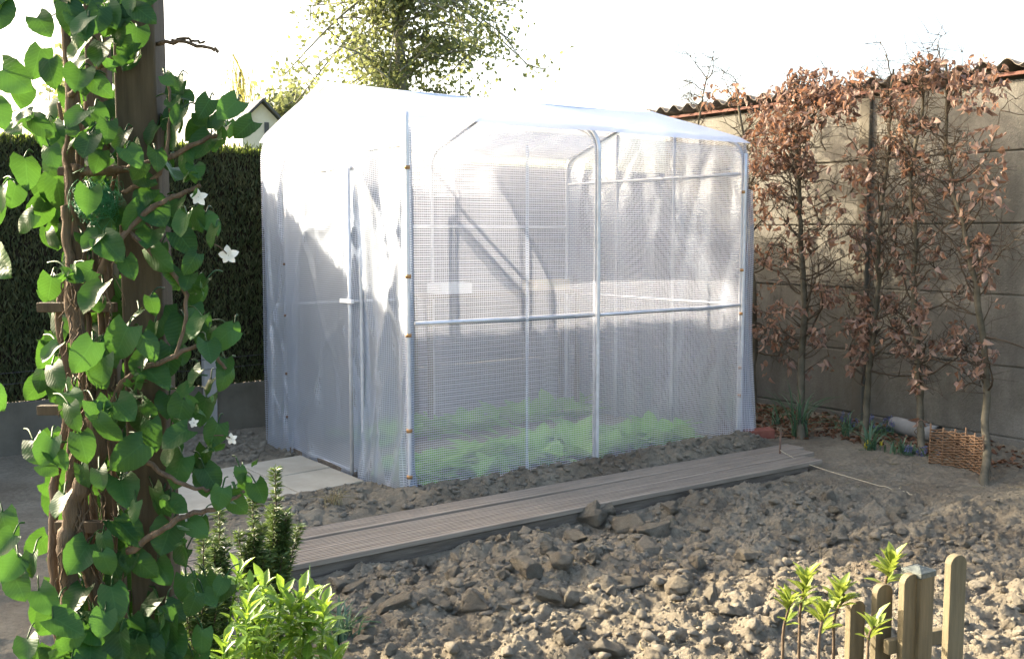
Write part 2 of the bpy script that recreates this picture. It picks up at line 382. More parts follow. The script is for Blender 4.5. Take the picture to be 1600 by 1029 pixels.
def sz(x, y):
    i = min(max(int(np.searchsorted(XS, x))-1, 0), nx-2); j = min(max(int(np.searchsorted(YS, y))-1, 0), ny-2)
    a = (x-XS[i])/(XS[i+1]-XS[i]); b = (y-YS[j])/(YS[j+1]-YS[j])
    return float((gz[j, i]*(1-a)+gz[j, i+1]*a)*(1-b)+(gz[j+1, i]*(1-a)+gz[j+1, i+1]*a)*b)

# clods ------------------------------------------------------------
def ico(sub):
    import bmesh
    bm = bmesh.new(); bmesh.ops.create_icosphere(bm, subdivisions=sub, radius=1)
    v = np.array([x.co[:] for x in bm.verts]); f = [tuple(y.index for y in x.verts) for x in bm.faces]; bm.free(); return v, f
ICO = {k: ico(k) for k in (1, 2, 3, 4)}
def clod(sub, seed, ang=.5):
    v, f = ICO[sub]; r = np.random.default_rng(seed); v = v.copy()
    for k in range(11):                      # cut facets, as broken clay has
        d = r.normal(size=3); d /= np.linalg.norm(d); c = .38+.42*r.random(); h = v@d
        v -= np.clip(h-c, 0, None)[:, None]*d[None]*(.8+.2*ang)
    n = (vnoise(v[:, 0]*2.1+seed*3.1, v[:, 1]*2.1+v[:, 2]*1.7, seed)-.5)*.35+(vnoise(v[:, 0]*6+seed, v[:, 2]*6+v[:, 1]*5, seed+3)-.5)*.16
    if sub >= 3: n = n+(vnoise(v[:, 0]*14+v[:, 1]*5, v[:, 2]*14+v[:, 1]*9, seed+7)-.5)*.13+(vnoise(v[:, 0]*29+v[:, 1]*11, v[:, 2]*29+v[:, 1]*17, seed+8)-.5)*.07
    return v*(1+n)[:, None]*V(1+.4*r.random(), .8+.4*r.random(), .62+.25*r.random()), f
def rotz(v, a): c, s_ = cos(a), sin(a); return v@np.array([[c, s_, 0], [-s_, c, 0], [0, 0, 1]])
small = MB(); nano = [clod(1, 400+k, 1) for k in range(5)]
for k in range(14000):
    x = random.uniform(-1.5, 3.5); y = random.uniform(-3.5, -.9)
    s_ = random.uniform(.0025, .0075); v, f = nano[k % 5]; small.add(v*s_+V(x, y, sz(x, y)+s_*.4), f)
var = [clod(2, 100+k, 1) for k in range(12)]; tiny = [clod(1, 200+k) for k in range(6)]
for k in range(9500):
    x = random.uniform(-1.6, 3.3); y = random.uniform(-3.5, -.92)
    rk = float(sm(1.4, 2.2, x+.35*(y+1.2)))
    if random.random() < rk*.75: continue
    s_ = min(.036, .0042*math.exp(abs(random.gauss(0, .85))))*(1-.45*rk)
    v, f = random.choice(var if s_ > .012 else tiny); small.add(rotz(v, random.random()*6.28)*s_+V(x, y, sz(x, y)+s_*.25), f)
for k in range(1500):                        # strip by the film and beside the slabs
    if random.random() < .65: x = random.uniform(-.05, 2.75); y = random.uniform(-.36, -.02)
    else: x = random.uniform(-1.3, 0.0); y = random.uniform(-.36, .36)
    s_ = min(.03, .006*math.exp(abs(random.gauss(0, .7))))
    v, f = random.choice(var if s_ > .012 else tiny); small.add(rotz(v, random.random()*6.28)*s_+V(x, y, sz(x, y)+s_*.25), f)
for k in range(900):
    x = random.uniform(-1.5, 0); y = random.uniform(1.45, 2.5); s_ = min(.04, .008*math.exp(abs(random.gauss(0, .7))))
    v, f = random.choice(tiny); small.add(rotz(v, random.random()*6.28)*s_+V(x, y, sz(x, y)+s_*.2), f)
tag(small.build('soil_crumbs', M['soil']), None, None, kind='stuff')
bigm = [(lambda v, f: MB().add(v, f).mesh('soil_clod', M['soil']))(*clod(4, 300+k, 1)) for k in range(9)]
PX = [(775,845,16),(800,850,14),(915,808,26),(985,820,30),(1030,835,26),(1010,858,22),(1085,880,18),(1060,930,20),(825,905,24),(875,893,26),(700,800,0),(740,945,26),
      (640,900,16),(665,915,18),(560,905,20),(610,945,24),(900,935,22),(985,915,20),(950,800,18),(1130,900,14),(1295,790,14),(1310,810,12),(1380,815,14),(1400,812,12),(720,870,14),(780,880,16),
      (690,940,18),(850,945,18),(930,880,14),(1170,930,14),(1045,800,14),(585,930,16),(1160,870,12),(1190,905,14),(1110,940,16),(820,835,12),(1220,860,12),(655,870,10)]
n_c = 0
def put_clod(x, y, s_):
    global n_c
    o = bpy.data.objects.new('soil_clod', bigm[n_c % 9]); n_c += 1; COL.objects.link(o)
    o.scale = (s_, s_, s_*random.uniform(.75, 1)); o.rotation_euler = (random.uniform(-.4, .4), random.uniform(-.4, .4), random.random()*6.28)
    o.location = (x, y, sz(x, y)+s_*.3); tag(o, 'fist sized grey brown clod of dug clay lying in the vegetable bed', 'soil clod', 'clods of dug clay in the vegetable bed')
for u, v_, r in PX:
    if r == 0: continue
    p = on_z(u, v_, 0); d = np.linalg.norm(p-EYE); put_clod(p[0], p[1], r*d/FPX*1.15)
for k in range(140):
    x = random.uniform(-1.3, 2.1); y = random.uniform(-3.2, -.98)
    put_clod(x, y, random.uniform(.024, .045)*(1 if x < 1 else .75)*(1.6 if k % 5 == 0 else 1))

# ------------------------------------------------------------------ deck boards and edging
def deck_board(y0, y1, x0, x1, z, label, tilt=0.):
    mb = MB(); n = 7
    w = (y1-y0)
    pts = [(0, -.026), (0, -.003)]
    for k in range(n):
        a = .01+(w-.02)*k/n; b = .01+(w-.02)*(k+1)/n; m = (b-a)
        pts += [(a, 0), (a+m*.55, 0), (a+m*.66, -.005), (a+m*.94, -.005)]
    pts += [(w-.01, 0), (w, -.003), (w, -.026)]
    P = len(pts); xs = np.linspace(x0, x1, 60); vs = []
    for x in xs:
        for (a, h) in pts: vs.append((x, y0+a+.004*sin(x*1.1+y0*9), z+h+.004*sin(x*.9+y0*20)+tilt*(x-x0)))
    f = [(i*P+k, (i+1)*P+k, (i+1)*P+k+1, i*P+k+1) for i in range(len(xs)-1) for k in range(P-1)]
    f += [tuple(range(P)), tuple((len(xs)-1)*P+k for k in range(P))[::-1]]
    mb.add(vs, f); return tag(mb.build('deck_board', M['deck'], smooth=False), label, 'deck board', 'grooved boards of the garden walkway')
deck_board(-.545, -.385, -1.75, 2.78, .055, 'grooved weathered deck board running closest to the greenhouse film')
deck_board(-.713, -.550, -1.75, 2.68, .055, 'middle grooved deck board between the two outer walkway boards')
deck_board(-.882, -.718, -1.75, 2.55, .055, 'grooved deck board along the dug soil with its dark edge showing')
e = MB()
e.grid(lambda u, v: V(-1.8+u*4.35, -.872-.012*sin(u*9)*v-.004*sin(v*19), .024-.15*(1-v)), 60, 5)
eb = MB(); eb.box((-1.8, -.872, -.14), (2.42, -.80, .026)); tag(eb.build('edging_plank', M['sleeper'], smooth=False, bevel=.008), 'dark weathered timber plank on edge beneath the walkway boards', 'edging plank')
xb = MB(); xb.box((2.2, -.80, -.1), (2.26, -.40, .026)); xb.box((-.9, -.80, -.1), (-.84, -.40, .026)); xb.box((.7, -.80, -.1), (.76, -.40, .026))

# ------------------------------------------------------------------ slabs by the door
def slab(i, j, label, dz):
    a = radians(7); ex = V(-cos(a), -sin(a), 0); ey = V(-sin(a)*.1, 1, 0); S = .44
    o0 = V(-.075, .43, 0)+ex*(S+.006)*i+ey*(S+.006)*j
    mb = MB(); top = .032+dz; c = [o0, o0+ex*S, o0+ex*S+ey*S, o0+ey*S]
    mb.add([p+V(0, 0, -.02) for p in c]+[p+V(0, 0, top) for p in c], [(0,1,2,3), (7,6,5,4), (0,4,5,1), (1,5,6,2), (2,6,7,3), (3,7,4,0)])
    o = mb.build('paving_slab', M['slab'], smooth=False, bevel=.006); tag(o, label, 'paving slab', 'paving slabs leading to the greenhouse door')
slab(0, 0, 'pale concrete slab against the door sill, its near corner by the soil strip', 0)
slab(0, 1, 'pale concrete slab against the door sill, on the side of the hedge', .003)
slab(1, 0, 'middle pale slab of the row along the soil strip, above the yew tips', -.002)
slab(1, 1, 'middle pale slab of the row on the hedge side of the path', .001)
slab(2, 0, 'outer pale slab beside the pergola post, half hidden by vine leaves', .002)
slab(2, 1, 'outer pale slab of the hedge side row, mostly behind vine leaves', 0)

# ------------------------------------------------------------------ greenhouse
GH = thing('greenhouse', (LX/2, WY/2, 0), 'small tunnel greenhouse of mesh reinforced clear film on metal hoops', 'greenhouse')
R = .0135
def hoop_pts(x, off=0.):
    p = []
    for z in np.linspace(-.12, EAVE-.16, 12): p.append((x, -off, z))
    for k in range(1, 7):
        a = pi/2*k/6*.84; p.append((x, -off+.16*(1-cos(a)), EAVE-.16+.16*sin(a)))
    y0, z0 = p[-1][1], p[-1][2]
    for k in range(1, 9): q = k/8; p.append((x, y0+(WY/2-y0)*q, z0+(RIDGE-z0)*q))
    m = [(x, WY-y, z) for (_, y, z) in p[::-1][1:]]
    return p+m
for x in (.0, LX/2, LX): MB().tube(hoop_pts(x, .004), R if x else .0125, 10).build('hoop', M['pipe'], GH)
# open corner tube that stands proud of the roof at the near corner
def rail(p0, p1, r=R*.85, name='rail', sag=0.):
    q = np.linspace(0, 1, 9)[:, None]; P = V(*p0)*(1-q)+V(*p1)*q; P[:, 2] -= sag*4*(q*(1-q))[:, 0]
    MB().tube(P, r, 8).build(name, M['pipe'], GH)
rail((.02, -.018, 1.0), (LX/2-.02, -.018, .995)); rail((LX/2+.02, -.018, .99), (LX-.02, -.018, 1.0))
rail((0, WY, 1.0), (LX, WY, 1.0)); rail((0, WY, 1.56), (LX, WY, 1.56))
rail((0, WY/2, RIDGE-.012), (LX, WY/2, RIDGE-.012), name='ridge_pole')
rail((LX, .02, 1.93), (LX, WY-.02, 1.93)); rail((LX, .02, 1.0), (LX, WY-.02, 1.0))
rail((LX, .68, 0), (LX, .68, 2.30), name='end_post'); rail((LX, 1.33, 0), (LX, 1.33, 2.30), name='end_post')

DY0, DY1, DZ = .62, 1.575, 1.90
rail((0.0, DY0-.035, -.1), (0, DY0-.035, 2.28), name='door_post'); rail((0, DY1+.035, -.1), (0, DY1+.035, 2.26), name='door_post'); rail((0, DY0-.035, 1.955), (0, DY1+.035, 1.955), name='door_header')
rail((-.0, .02, 2.0), (0, DY0-.05, 2.0), name='rail')
# film: long sides
def wob(a, b, s=0): return float(vnoise(np.array([a]), np.array([b]), s)[0]-.5)
def side(y, sgn):
    H = EAVE-.05+.10
    def fn(u, v):
        x = -.05+u*(LX+.10); z = -.10+v*(H-.0); edge = min(1, u*14, (1-u)*14)
        bul = edge*.012*sin(pi*u*2)**2*sin(pi*v)+.022*wob(u*7, v*4, 3)+.012*wob(u*22, v*5, 9)
        foot = .055*max(0, 1-v*6)*(wob(u*14, .5, 6)+.35)
        cr = max(0, 1-abs(u-1)*7)*max(0, 1-v*2.2)
        foot += .10*cr*(.5+.5*sin(u*90))
        top = 0
        if z > EAVE-.16: a = (z-(EAVE-.16))/.16; top = .16*(1-math.sqrt(max(0, 1-a*a)))*.9
        return V(x, y+sgn*(.016+bul+foot)-sgn*top, z)
    return MB().grid(fn, 110, 70, (LX+.04, H))
side(0, -1).build('side_film', M['film'], GH)
side(WY, 1).build('side_film', M['film'], GH)
def roof(u, v):
    x = -.05+u*(LX+.10); y = -.03+v*(WY+.06); q = abs(v-.5)*2
    z = RIDGE+.014-(RIDGE-EAVE+.02)*q-.035*max(0, q-.9)*10*.6
    z += -.022*abs(sin(2*pi*u))*(1-q**4)+.016*wob(u*6, v*5, 12)
    return V(x, y, z)
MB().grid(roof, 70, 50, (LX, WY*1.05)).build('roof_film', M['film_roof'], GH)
def endz(y): return EAVE-.02+(RIDGE-EAVE+.02)*(1-abs(y-WY/2)/(WY/2))
def endpanel(y0, y1, z0, z1, x, sgn, amp, seed, nu, nv, flare=0):
    def fold(y, z):
        a = 1-abs(sin(z*2.1+y*7.5+seed+2.2*wob(y*2, z*1.6, seed+7)))
        c = 1-abs(sin(y*11-z*3.6+seed*2+2.6*wob(y*3, z*1.3, seed+8)))
        return .9*a**5+.7*c**6
    def fn(u, v):
        y = y0+u*(y1-y0); top = z1 if z1 is not None else endz(y); z = z0+v*(top-z0)
        b = min(1, (1-v)*9)*min(1, (y+.02)*12+.15, (WY+.05-y)*12+.15)*amp*(.45*fold(y, z)+wob(u*3.3*max(1, (y1-y0)*2), v*2.2+u*1.5, seed)*1.5+.5*wob(u*9, v*3-u*4, seed+4))
        fl = flare*max(0, 1-v*5)*(.6+wob(u*8, 0, 2))
        return V(x+sgn*(.016+b+fl), y, z)
    return MB().grid(fn, nu, nv, (abs(y1-y0), (z1 or RIDGE)-z0))
ef = endpanel(-.015, DY0+.11, -.08, None, 0, -1, .055, 21, 40, 110, .03)
ef2 = endpanel(DY1-.12, WY+.03, -.08, None, 0, -1, .05, 25, 30, 90, .07)
ef3 = endpanel(DY0+.012, DY1-.012, 1.80, None, 0, -1, .03, 27, 50, 30)
for o_ in (ef2, ef3): ef.add(np.concatenate(o_.v), o_.f, np.concatenate(o_.uv))
ef.build('end_film', M['film_end'], GH)
endpanel(-.02, WY+.02, -.08, None, LX, 1, .03, 31, 60, 90, .04).build('end_film', M['film'], GH)
# flap of loose film at the far right corner foot
MB().grid(lambda u, v: V(LX+.015+.14*u*(1-v)**1.5+.01*sin(v*9), -.02-.05*u+.02*sin(u*7+v*5), -.05+v*(1.9-.05*u)), 10, 50, (.14, 1.9)).build('film_flap', M['film_end'], GH)
MB().grid(lambda u, v: V(-.02-.05*u*(1-v)-.012*sin(v*12+u*5), -.03+.05*u, -.07+v*1.25), 8, 40, (.06, 1.2)).build('film_flap', M['film_end'], GH)
# bunched film round the corner pole
def bunch(u, v):
    a = u*2*pi; z = -.08+v*(EAVE+.02); r = .019+.010*wob(u*5, v*6, 41)+.035*max(0, 1-v*7)*(.4+wob(u*9, 0, 44)+.3)
    return V(-.012+r*cos(a), -.014+r*sin(a), z)
MB().grid(bunch, 18, 90, (.14, EAVE)).build('corner_wrap', M['film_end'], GH)
# the bare tube at the corner in front of the wrap
MB().tube([(-.030, -.030, z) for z in np.linspace(.0, EAVE-.02, 14)]+[(-.028, -.026, EAVE+.0)], .0115, 10, r=.5).build('corner_pole', M['pipe'], GH)
for z in (.135, .40, .94, 1.27, 1.87): MB().tube([(-.030, -.030, z-.010), (-.030, -.030, z+.010)], .0175, 12).build('clip', M['copper'], GH)
for z in (.35, .55, .94, 1.25, 1.8): MB().tube([(LX+.0, -.022, z-.010), (LX+.0, -.022, z+.010)], .019, 12).build('clip', M['copper'], GH)
MB().tube([(LX, -.03, z) for z in np.linspace(-.05, EAVE-.1, 14)], .0125, 10).build('corner_pole', M['pipe'], GH)
MB().tube([(LX/2, -.033, z) for z in np.linspace(-.05, EAVE-.16, 14)]+[(LX/2, -.033+.16*(1-cos(a)), EAVE-.15+.16*sin(a)) for a in np.linspace(.2, 1.35, 6)], .0125, 10).build('hoop_sleeve', M['pipe'], GH)
# seam tape strips on the film: a welded vertical joint
MB().grid(lambda u, v: V(.775+.022*u, -.046, -.02+v*2.05), 2, 40, (.022, 2)).build('film_seam', M['film_end'], GH)
# door
DR = MB().tube([(-.060, DY0, .03), (-.060, DY0, DZ)], .0125, 8)
DR.tube([(-.040, DY1, .03), (-.040, DY1, DZ)], .0125, 8).tube([(-.040, DY0, DZ), (-.040, DY1, DZ)], .0125, 8).tube([(-.035, DY0, .04), (-.035, DY1, .04)], .0125, 8)
door = DR.build('door', M['pipe'], GH)
MB().grid(lambda u, v: V(-.054+.012*sin(pi*u)*sin(pi*v)+sin(pi*u)*(.04*wob(u*3, v*3+u, 51)+.012*wob(u*11, v*4, 52)-.016*(1-abs(sin(v*6+u*3+1.5*wob(u*3, v*3, 55))))**5-.012*(1-abs(sin(v*4-u*5+2*wob(u*3, v*4, 56))))**6), DY0-.005+u*(DY1-DY0+.01), .0+v*(DZ+.015)), 50, 90, (DY1-DY0, DZ)).build('door_film', M['film_end'], door)
MB().box((-.080, DY0-.055, 1.085), (-.058, DY0+.10, 1.110)).box((-.064, DY0+.0, 1.06), (-.045, DY0+.03, 1.13)).build('handle', M['white_plastic'], door, False, .004)
sl = MB().box((-.055, DY0-.02, -.03), (-.015, DY1+.02, .045)); sl.build('door_sill', M['sleeper'], GH, False, .004)
for z in (.25, .55, .95, 1.3): MB().tube([(-.05, DY1+.02, z-.008), (-.05, DY1+.02, z+.008)], .013, 8).build('hinge_clip', M['peg'], door)

# salad plants inside -----------------------------------------------
def salad(sd):
    mb = MB(); r = np.random.default_rng(sd); n = 12; a = np.sort(r.random(n)*6.28); el = r.uniform(.35, 1.15, n)
    Y = np.stack([np.cos(a)*np.cos(el), np.sin(a)*np.cos(el), np.sin(el)], 1); Z = np.stack([-np.cos(a)*np.sin(el), -np.sin(a)*np.sin(el), np.cos(el)], 1)
    return mb.cloud(T_SALAD, Y*.015, Y, Z, r.uniform(.12, .21, n)).mesh('salad_plant', M['salad'])
sal = [salad(k) for k in range(6)]; k = 0
def put_salad(x, y, s_, label, grp):
    global k
    o = bpy.data.objects.new('salad_plant', sal[k % 6]); k += 1; COL.objects.link(o); o.scale = (s_,)*3; o.rotation_euler = (0, 0, random.random()*6.28); o.location = (x, y, sz(x, y)-.002); tag(o, label, 'salad plant', grp)
for x in np.arange(.22, 2.5, .17):
    for y in (.24, .43, .62): put_salad(x+random.uniform(-.04, .04), y+random.uniform(-.04, .04), random.uniform(.8, 1.2), 'leafy green salad plant inside the greenhouse, just behind the front film', 'salad plants in the front bed of the greenhouse')
for x in np.arange(.5, 2.6, .19):
    for y in (1.5, 1.72): put_salad(x+random.uniform(-.04, .04), y+random.uniform(-.04, .04), random.uniform(.8, 1.2), 'leafy green salad plant in the rear bed of the greenhouse, beyond the bare path', 'salad plants in the rear bed of the greenhouse')
# bench with trays against the back film
BN = thing('bench', (2.0, 1.78, 0), 'pale narrow potting bench blurred behind the greenhouse film', 'bench')
MB().box((1.1, 1.62, 1.02), (2.62, 1.90, 1.045)).build('bench_top', M['picket'], BN, False, .003)
for x in (1.13, 2.57):
    for y in (1.64, 1.86): MB().box((x-.018, y-.018, -.03), (x+.018, y+.018, 1.018)).build('leg', M['picket'], BN, False, .003)
def tray(x0, x1, m, label):
    mb = MB(); mb.box((x0, 1.65, 1.048), (x1, 1.86, 1.056))
    for a in ((x0, 1.65, x0+.008, 1.86), (x1-.008, 1.65, x1, 1.86), (x0+.008, 1.65, x1-.008, 1.658), (x0+.008, 1.852, x1-.008, 1.86)): mb.box((a[0], a[1], 1.057), (a[2], a[3], 1.13))
    tag(mb.build('seed_tray', m, smooth=False), label, 'seed tray', 'trays on the bench')
tray(1.24, 1.52, M['white_plastic'], 'white box standing on the bench inside the greenhouse'); tray(2.16, 2.50, M['string'], 'cream tray standing on the bench inside the greenhouse')

# ------------------------------------------------------------------ shed wall with corrugated roof
SH = thing('garden_shed', (5, -1, 0), 'long grey concrete panel shed under wavy corrugated roof sheets', 'shed')
WX = 4.1; posts = [2.12, -.03, -2.18, -4.33]
for a, b in zip(posts[:-1], posts[1:]):
    for k in range(-1, 5):
        z0 = max(-.2, .075+k*.5+.008); z1 = min(.075+(k+1)*.5, 2.56)
        MB().box((WX+random.uniform(-.007, .007), b+.05, z0), (WX+.06, a-.05, z1)).build('wall_panel', M['wall'], SH, False, .009)
for y in posts: MB().box((WX-.028, y-.048, -.2), (WX+.08, y+.048, 2.555)).build('wall_post', M['plinth'], SH, False, .008)
MB().box((WX+.014, -4.4, -.2), (WX+.12, 2.16, 2.54)).build('wall_backing', M['wall'], SH, False)
MB().box((WX+.05, 2.17, -.2), (WX+2.2, 2.22, 2.56)).build('side_wall', M['wall'], SH, False)
MB().box((WX-.05, -4.6, 2.585), (WX+.03, 2.26, 2.607)).build('eaves_batten', M['red_edge'], SH, False)
cr = MB(); nyc = 460; vs = []
ys = np.linspace(-4.7, 2.36, nyc); tk = .007
for xx, zz in ((WX-.10, 0), (WX+2.3, -.20)):
    for y in ys: vs.append((xx, y, 2.665+zz+.028*sin(2*pi*y/.177)))
for xx, zz in ((WX-.10, 0), (WX+2.3, -.20)):
    for y in ys: vs.append((xx, y, 2.665+zz+tk+.028*sin(2*pi*y/.177)))
f = []
for i in range(nyc-1):
    f += [(i, i+1, nyc+i+1, nyc+i), (2*nyc+i, 3*nyc+i, 3*nyc+i+1, 2*nyc+i+1), (i, 2*nyc+i, 2*nyc+i+1, i+1)]
cr.add(vs, f); cr.build('roof_sheet', M['corrugated'], SH)

# ------------------------------------------------------------------ clipped hedge, gravel boards, concrete posts
HZ = 2.16; HY0, HY1 = 2.64, 2.86
HD = thing('clipped_hedge', (-1, 2.75, 0), 'tall dark clipped conifer hedge behind the greenhouse with a flat bright top', 'hedge')
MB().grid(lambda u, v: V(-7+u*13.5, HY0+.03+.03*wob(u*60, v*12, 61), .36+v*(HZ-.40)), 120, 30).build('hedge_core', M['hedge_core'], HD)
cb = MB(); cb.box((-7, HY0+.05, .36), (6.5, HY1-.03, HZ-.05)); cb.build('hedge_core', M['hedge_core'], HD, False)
n = 52000; x = np.where(RNG.random(n) < .8, RNG.uniform(-2.4, 1.0, n), RNG.uniform(-7, 6.4, n)); z = RNG.uniform(.33, HZ+.01, n)
dep = RNG.random(n)**1.6*.05; y = HY0+dep+.035*(fbm(x*2.5, z*2.5, 3, 71)-.5)
Y = np.stack([RNG.normal(0, .45, n), -.35+RNG.normal(0, .3, n), 1.0*np.sign(RNG.random(n)-.25)], 1); Z = rdir(n)+V(0, -1.2, .2)
rn = np.clip(.15+.75*fbm(x*9, z*9, 3, 72)+RNG.normal(0, .22, n)-.2, 0, 1)
MB().cloud(T_SPRAY, np.stack([x, y, z], 1), Y, Z, RNG.uniform(.025, .055, n), .9, rn).build('foliage', M['hedge_leaf'], HD)
n = 9000; x = np.where(RNG.random(n) < .7, RNG.uniform(-2.4, .8, n), RNG.uniform(-7, 4.0, n)); y = RNG.uniform(HY0+.0, HY1, n)
MB().cloud(T_SPRAY, np.stack([x, y, np.full(n, HZ-.035)+RNG.normal(0, .012, n)+.05*(fbm(x*4, y*4, 4, 91)-.5)], 1), np.stack([RNG.normal(0, .35, n), RNG.normal(0, .35, n), np.ones(n)], 1), rdir(n), RNG.uniform(.03, .055, n), .8).build('lit_top_sprays', M['hedge_top'], HD)
GB = thing('gravel_board_fence', (-1, 2.66, 0), 'low grey concrete boards with pale posts and wire under the hedge', 'fence')
for a in (-6.24, -4.24, -2.24, -.24, 1.76, 3.0):
    MB().box((a+.05, 2.60, -.2), (a+(1.95 if abs(a-1.76) > .1 else 1.19), 2.64, .36)).build('gravel_board', M['plinth'], GB, False, .005)
    MB().box((a-.047, 2.56, -.2), (a+.047, 2.63, .62)).build('concrete_post', M['concrete_post'], GB, False, .006)
for z in (.50, .575): MB().tube([(xx, 2.552+.003*sin(xx*9), z+.006*sin(xx*4)) for xx in np.linspace(-6.2, 1.7, 60)], .0022, 5).build('wire', M['wire'], GB)

# ------------------------------------------------------------------ hornbeam / beech row by the wall
def bez(P, n=16):
    P = np.asarray(P, float); out = []
    m = len(P)
    for i in range(m-1):
        p0, p1, p2, p3 = P[max(i-1, 0)], P[i], P[i+1], P[min(i+2, m-1)]
        for t_ in np.linspace(0, 1, n, endpoint=False):
            out.append(.5*((2*p1)+(-p0+p2)*t_+(2*p0-5*p1+4*p2-p3)*t_**2+(-p0+3*p1-3*p2+p3)*t_**3))
    return np.array(out+[P[-1]])
# where the dry leaves hang, as pixels of the row's plane: (u, v, spread, leaves)
LEAFZ = [(1215,165,26,70),(1235,195,28,100),(1250,130,22,70),(1290,135,26,80),(1268,165,28,110),(1205,205,22,70),(1310,150,24,60),(1240,240,24,90),(1262,265,18,50),(1195,250,22,50),(1180,215,14,20),(1180,170,20,24),
 (1320,170,18,30),(1345,130,24,40),(1330,270,12,22),(1355,275,10,16),(1400,215,12,22),(1395,160,20,46),(1425,125,24,46),(1445,105,20,30),(1470,115,22,34),(1495,130,22,30),(1412,240,14,18),(1402,225,10,14),(1420,190,14,22),(1450,195,14,20),
 (1418,335,8,8),(1437,335,8,8),(1418,260,8,10),(1450,270,8,8),(1185,335,16,26),(1212,300,14,24),(1190,262,14,24),(1185,300,12,14),(1175,395,14,22),(1200,410,10,10),(1230,400,10,9),(1262,385,12,10),
 (1300,462,16,26),(1280,450,10,10),(1345,465,10,14),(1352,505,16,30),(1345,545,16,30),(1330,510,10,10),(1392,470,12,26),(1400,512,13,26),(1440,480,12,18),(1430,500,12,16),(1405,540,10,12),(1490,540,13,26),(1465,535,8,8),(1500,510,8,8),
 (1240,533,10,8),(1272,533,7,7),(1210,530,10,7),(1222,480,12,8),(1432,603,7,10),(1437,660,6,8),(1180,480,9,14),(1178,515,8,8),(1465,395,9,6),(1452,365,9,6),(1330,575,8,8),(1285,530,9,8),
 (1110,150,18,16),(1150,145,14,16),(1530,130,40,90),(1570,110,40,90),(1540,240,40,40),(1560,420,30,26),(1530,560,26,24),(1360,300,30,12),(1280,330,40,18),(1240,360,40,16),(1370,390,36,16),(1440,420,30,12)]
for u in range(1172, 1600, 19):
    for v in range(235, 600, 34):
        if random.random() < .5: LEAFZ.append((u+random.uniform(-12, 12), v+random.uniform(-14, 14), random.uniform(8, 22), random.choice((2, 2, 3, 4, 6, 9))))
def tree(base, pts, x_pl, r0, label, reach, seed, nb=16, extra=()):
    r = np.random.default_rng(seed)
    b = on_z(*base, .03); b[0] = min(b[0], x_pl+.1)
    T = thing('hedge_tree', (b[0], b[1], sz(b[0], b[1])), label, 'tree', 'row of beech hedge trees along the wall')
    path = [V(b[0], b[1], -.08)]+[on_x(u, v, x_pl+r.uniform(-.04, .04)) for u, v in pts]
    P = bez(path, 10); n = len(P); P += np.stack([vnoise(np.arange(n)*.35, np.full(n, k*7.), seed) for k in range(3)], 1)*.025-.0125
    q = np.linspace(0, 1, n); rad = .86*r0*(1-.72*q)*(1+.18*(vnoise(q*30, q*0, seed+2)-.5))
    MB().tube(P, rad, 9).build('trunk', M['bark'], T)
    br = MB(); tips = []
    starts = [(P[int(n*qq)], rad[int(n*qq)]*.55) for qq in np.linspace(.2, .97, int(nb*1.5))]
    for s0, rr in starts+[(on_x(u, v, x_pl), .008) for (u, v) in extra]:
        sgn = r.choice([-1, 1]); L = r.uniform(.22, .62)*(1 if s0[2] < 1.9 else .5); up = r.uniform(-.05, .85) if s0[2] < 1.6 else r.uniform(.5, 1.6)
        d = V(r.uniform(-.5, .25), sgn*r.uniform(.5, 1), up); d /= np.linalg.norm(d); pts_ = [s0]; 
        for k_ in range(8):
            d = d+r.normal(0, .22, 3)+V(0, 0, .06); d /= np.linalg.norm(d); pts_.append(pts_[-1]+d*L/8)
        pts_ = np.array(pts_); br.tube(pts_, np.linspace(max(rr*.7, .005), .0022, 9), 6); tips.append(pts_)
        for k_ in range(5):                                            # twigs
            j = r.integers(2, 9); d2 = V(r.normal(0, .6), r.normal(0, 1), r.normal(.35, .5)); d2 /= np.linalg.norm(d2); tw = [pts_[j]]; l2 = r.uniform(.10, .30)*(1 if s0[2] < 1.9 else .55)
            for m in range(5): d2 = d2+r.normal(0, .28, 3); d2 /= np.linalg.norm(d2); tw.append(tw[-1]+d2*l2/5)
            tw = np.array(tw); br.tube(tw, np.linspace(.0032, .0012, 6), 4); tips.append(tw)
            for m_ in range(2):
                j2 = r.integers(1, 5); d3 = r.normal(0, 1, 3); d3 /= np.linalg.norm(d3); tw3 = np.array([tw[j2]+d3*.03*q_*2+V(0, 0, .006*q_) for q_ in range(4)]); br.tube(tw3, np.linspace(.002, .001, 4), 4)
    pos = []
    for (u, v, s_, c) in LEAFZ:
        if not reach[0] <= u < reach[1]: continue
        for k_ in range(int(c*1.9)):
            ang = r.random()*6.28; rr = s_*math.sqrt(r.random())*1.15
            p = on_x(u+rr*cos(ang), v+rr*sin(ang)*1.05, x_pl+r.normal(0, .09)); pos.append(p)
        # a fan of fine twigs that carries this bunch
        c0 = on_x(u, v, x_pl); src = P[np.argmin(np.linalg.norm(P-(c0-V(0, 0, .12)), axis=1))]
        for k_ in range(1+c//22):
            e_ = on_x(u+r.normal(0, s_*.6), v+r.normal(0, s_*.6), x_pl+r.normal(0, .06)); mid = (src+e_)/2+r.normal(0, .035, 3)
            br.tube(bez([src, mid, e_], 6), np.linspace(.0055, .0016, 13), 5)
            for m_ in range(3):
                d3 = r.normal(0, 1, 3)*V(.7, 1, 1)+V(0, 0, .5); d3 /= np.linalg.norm(d3); br.tube(np.array([e_+d3*.035*q_*(.6+r.random()*.2) for q_ in range(5)]), np.linspace(.0022, .001, 5), 4)
    br.build('branches', M['bark_dark'], T)
    # upright whips at the clipped top
    pos = np.array(pos); N = len(pos); ch = r.integers(0, 3, N); fol = MB()
    Yd = rdir(N)*.75+V(0, 0, -.75); Zd = rdir(N)
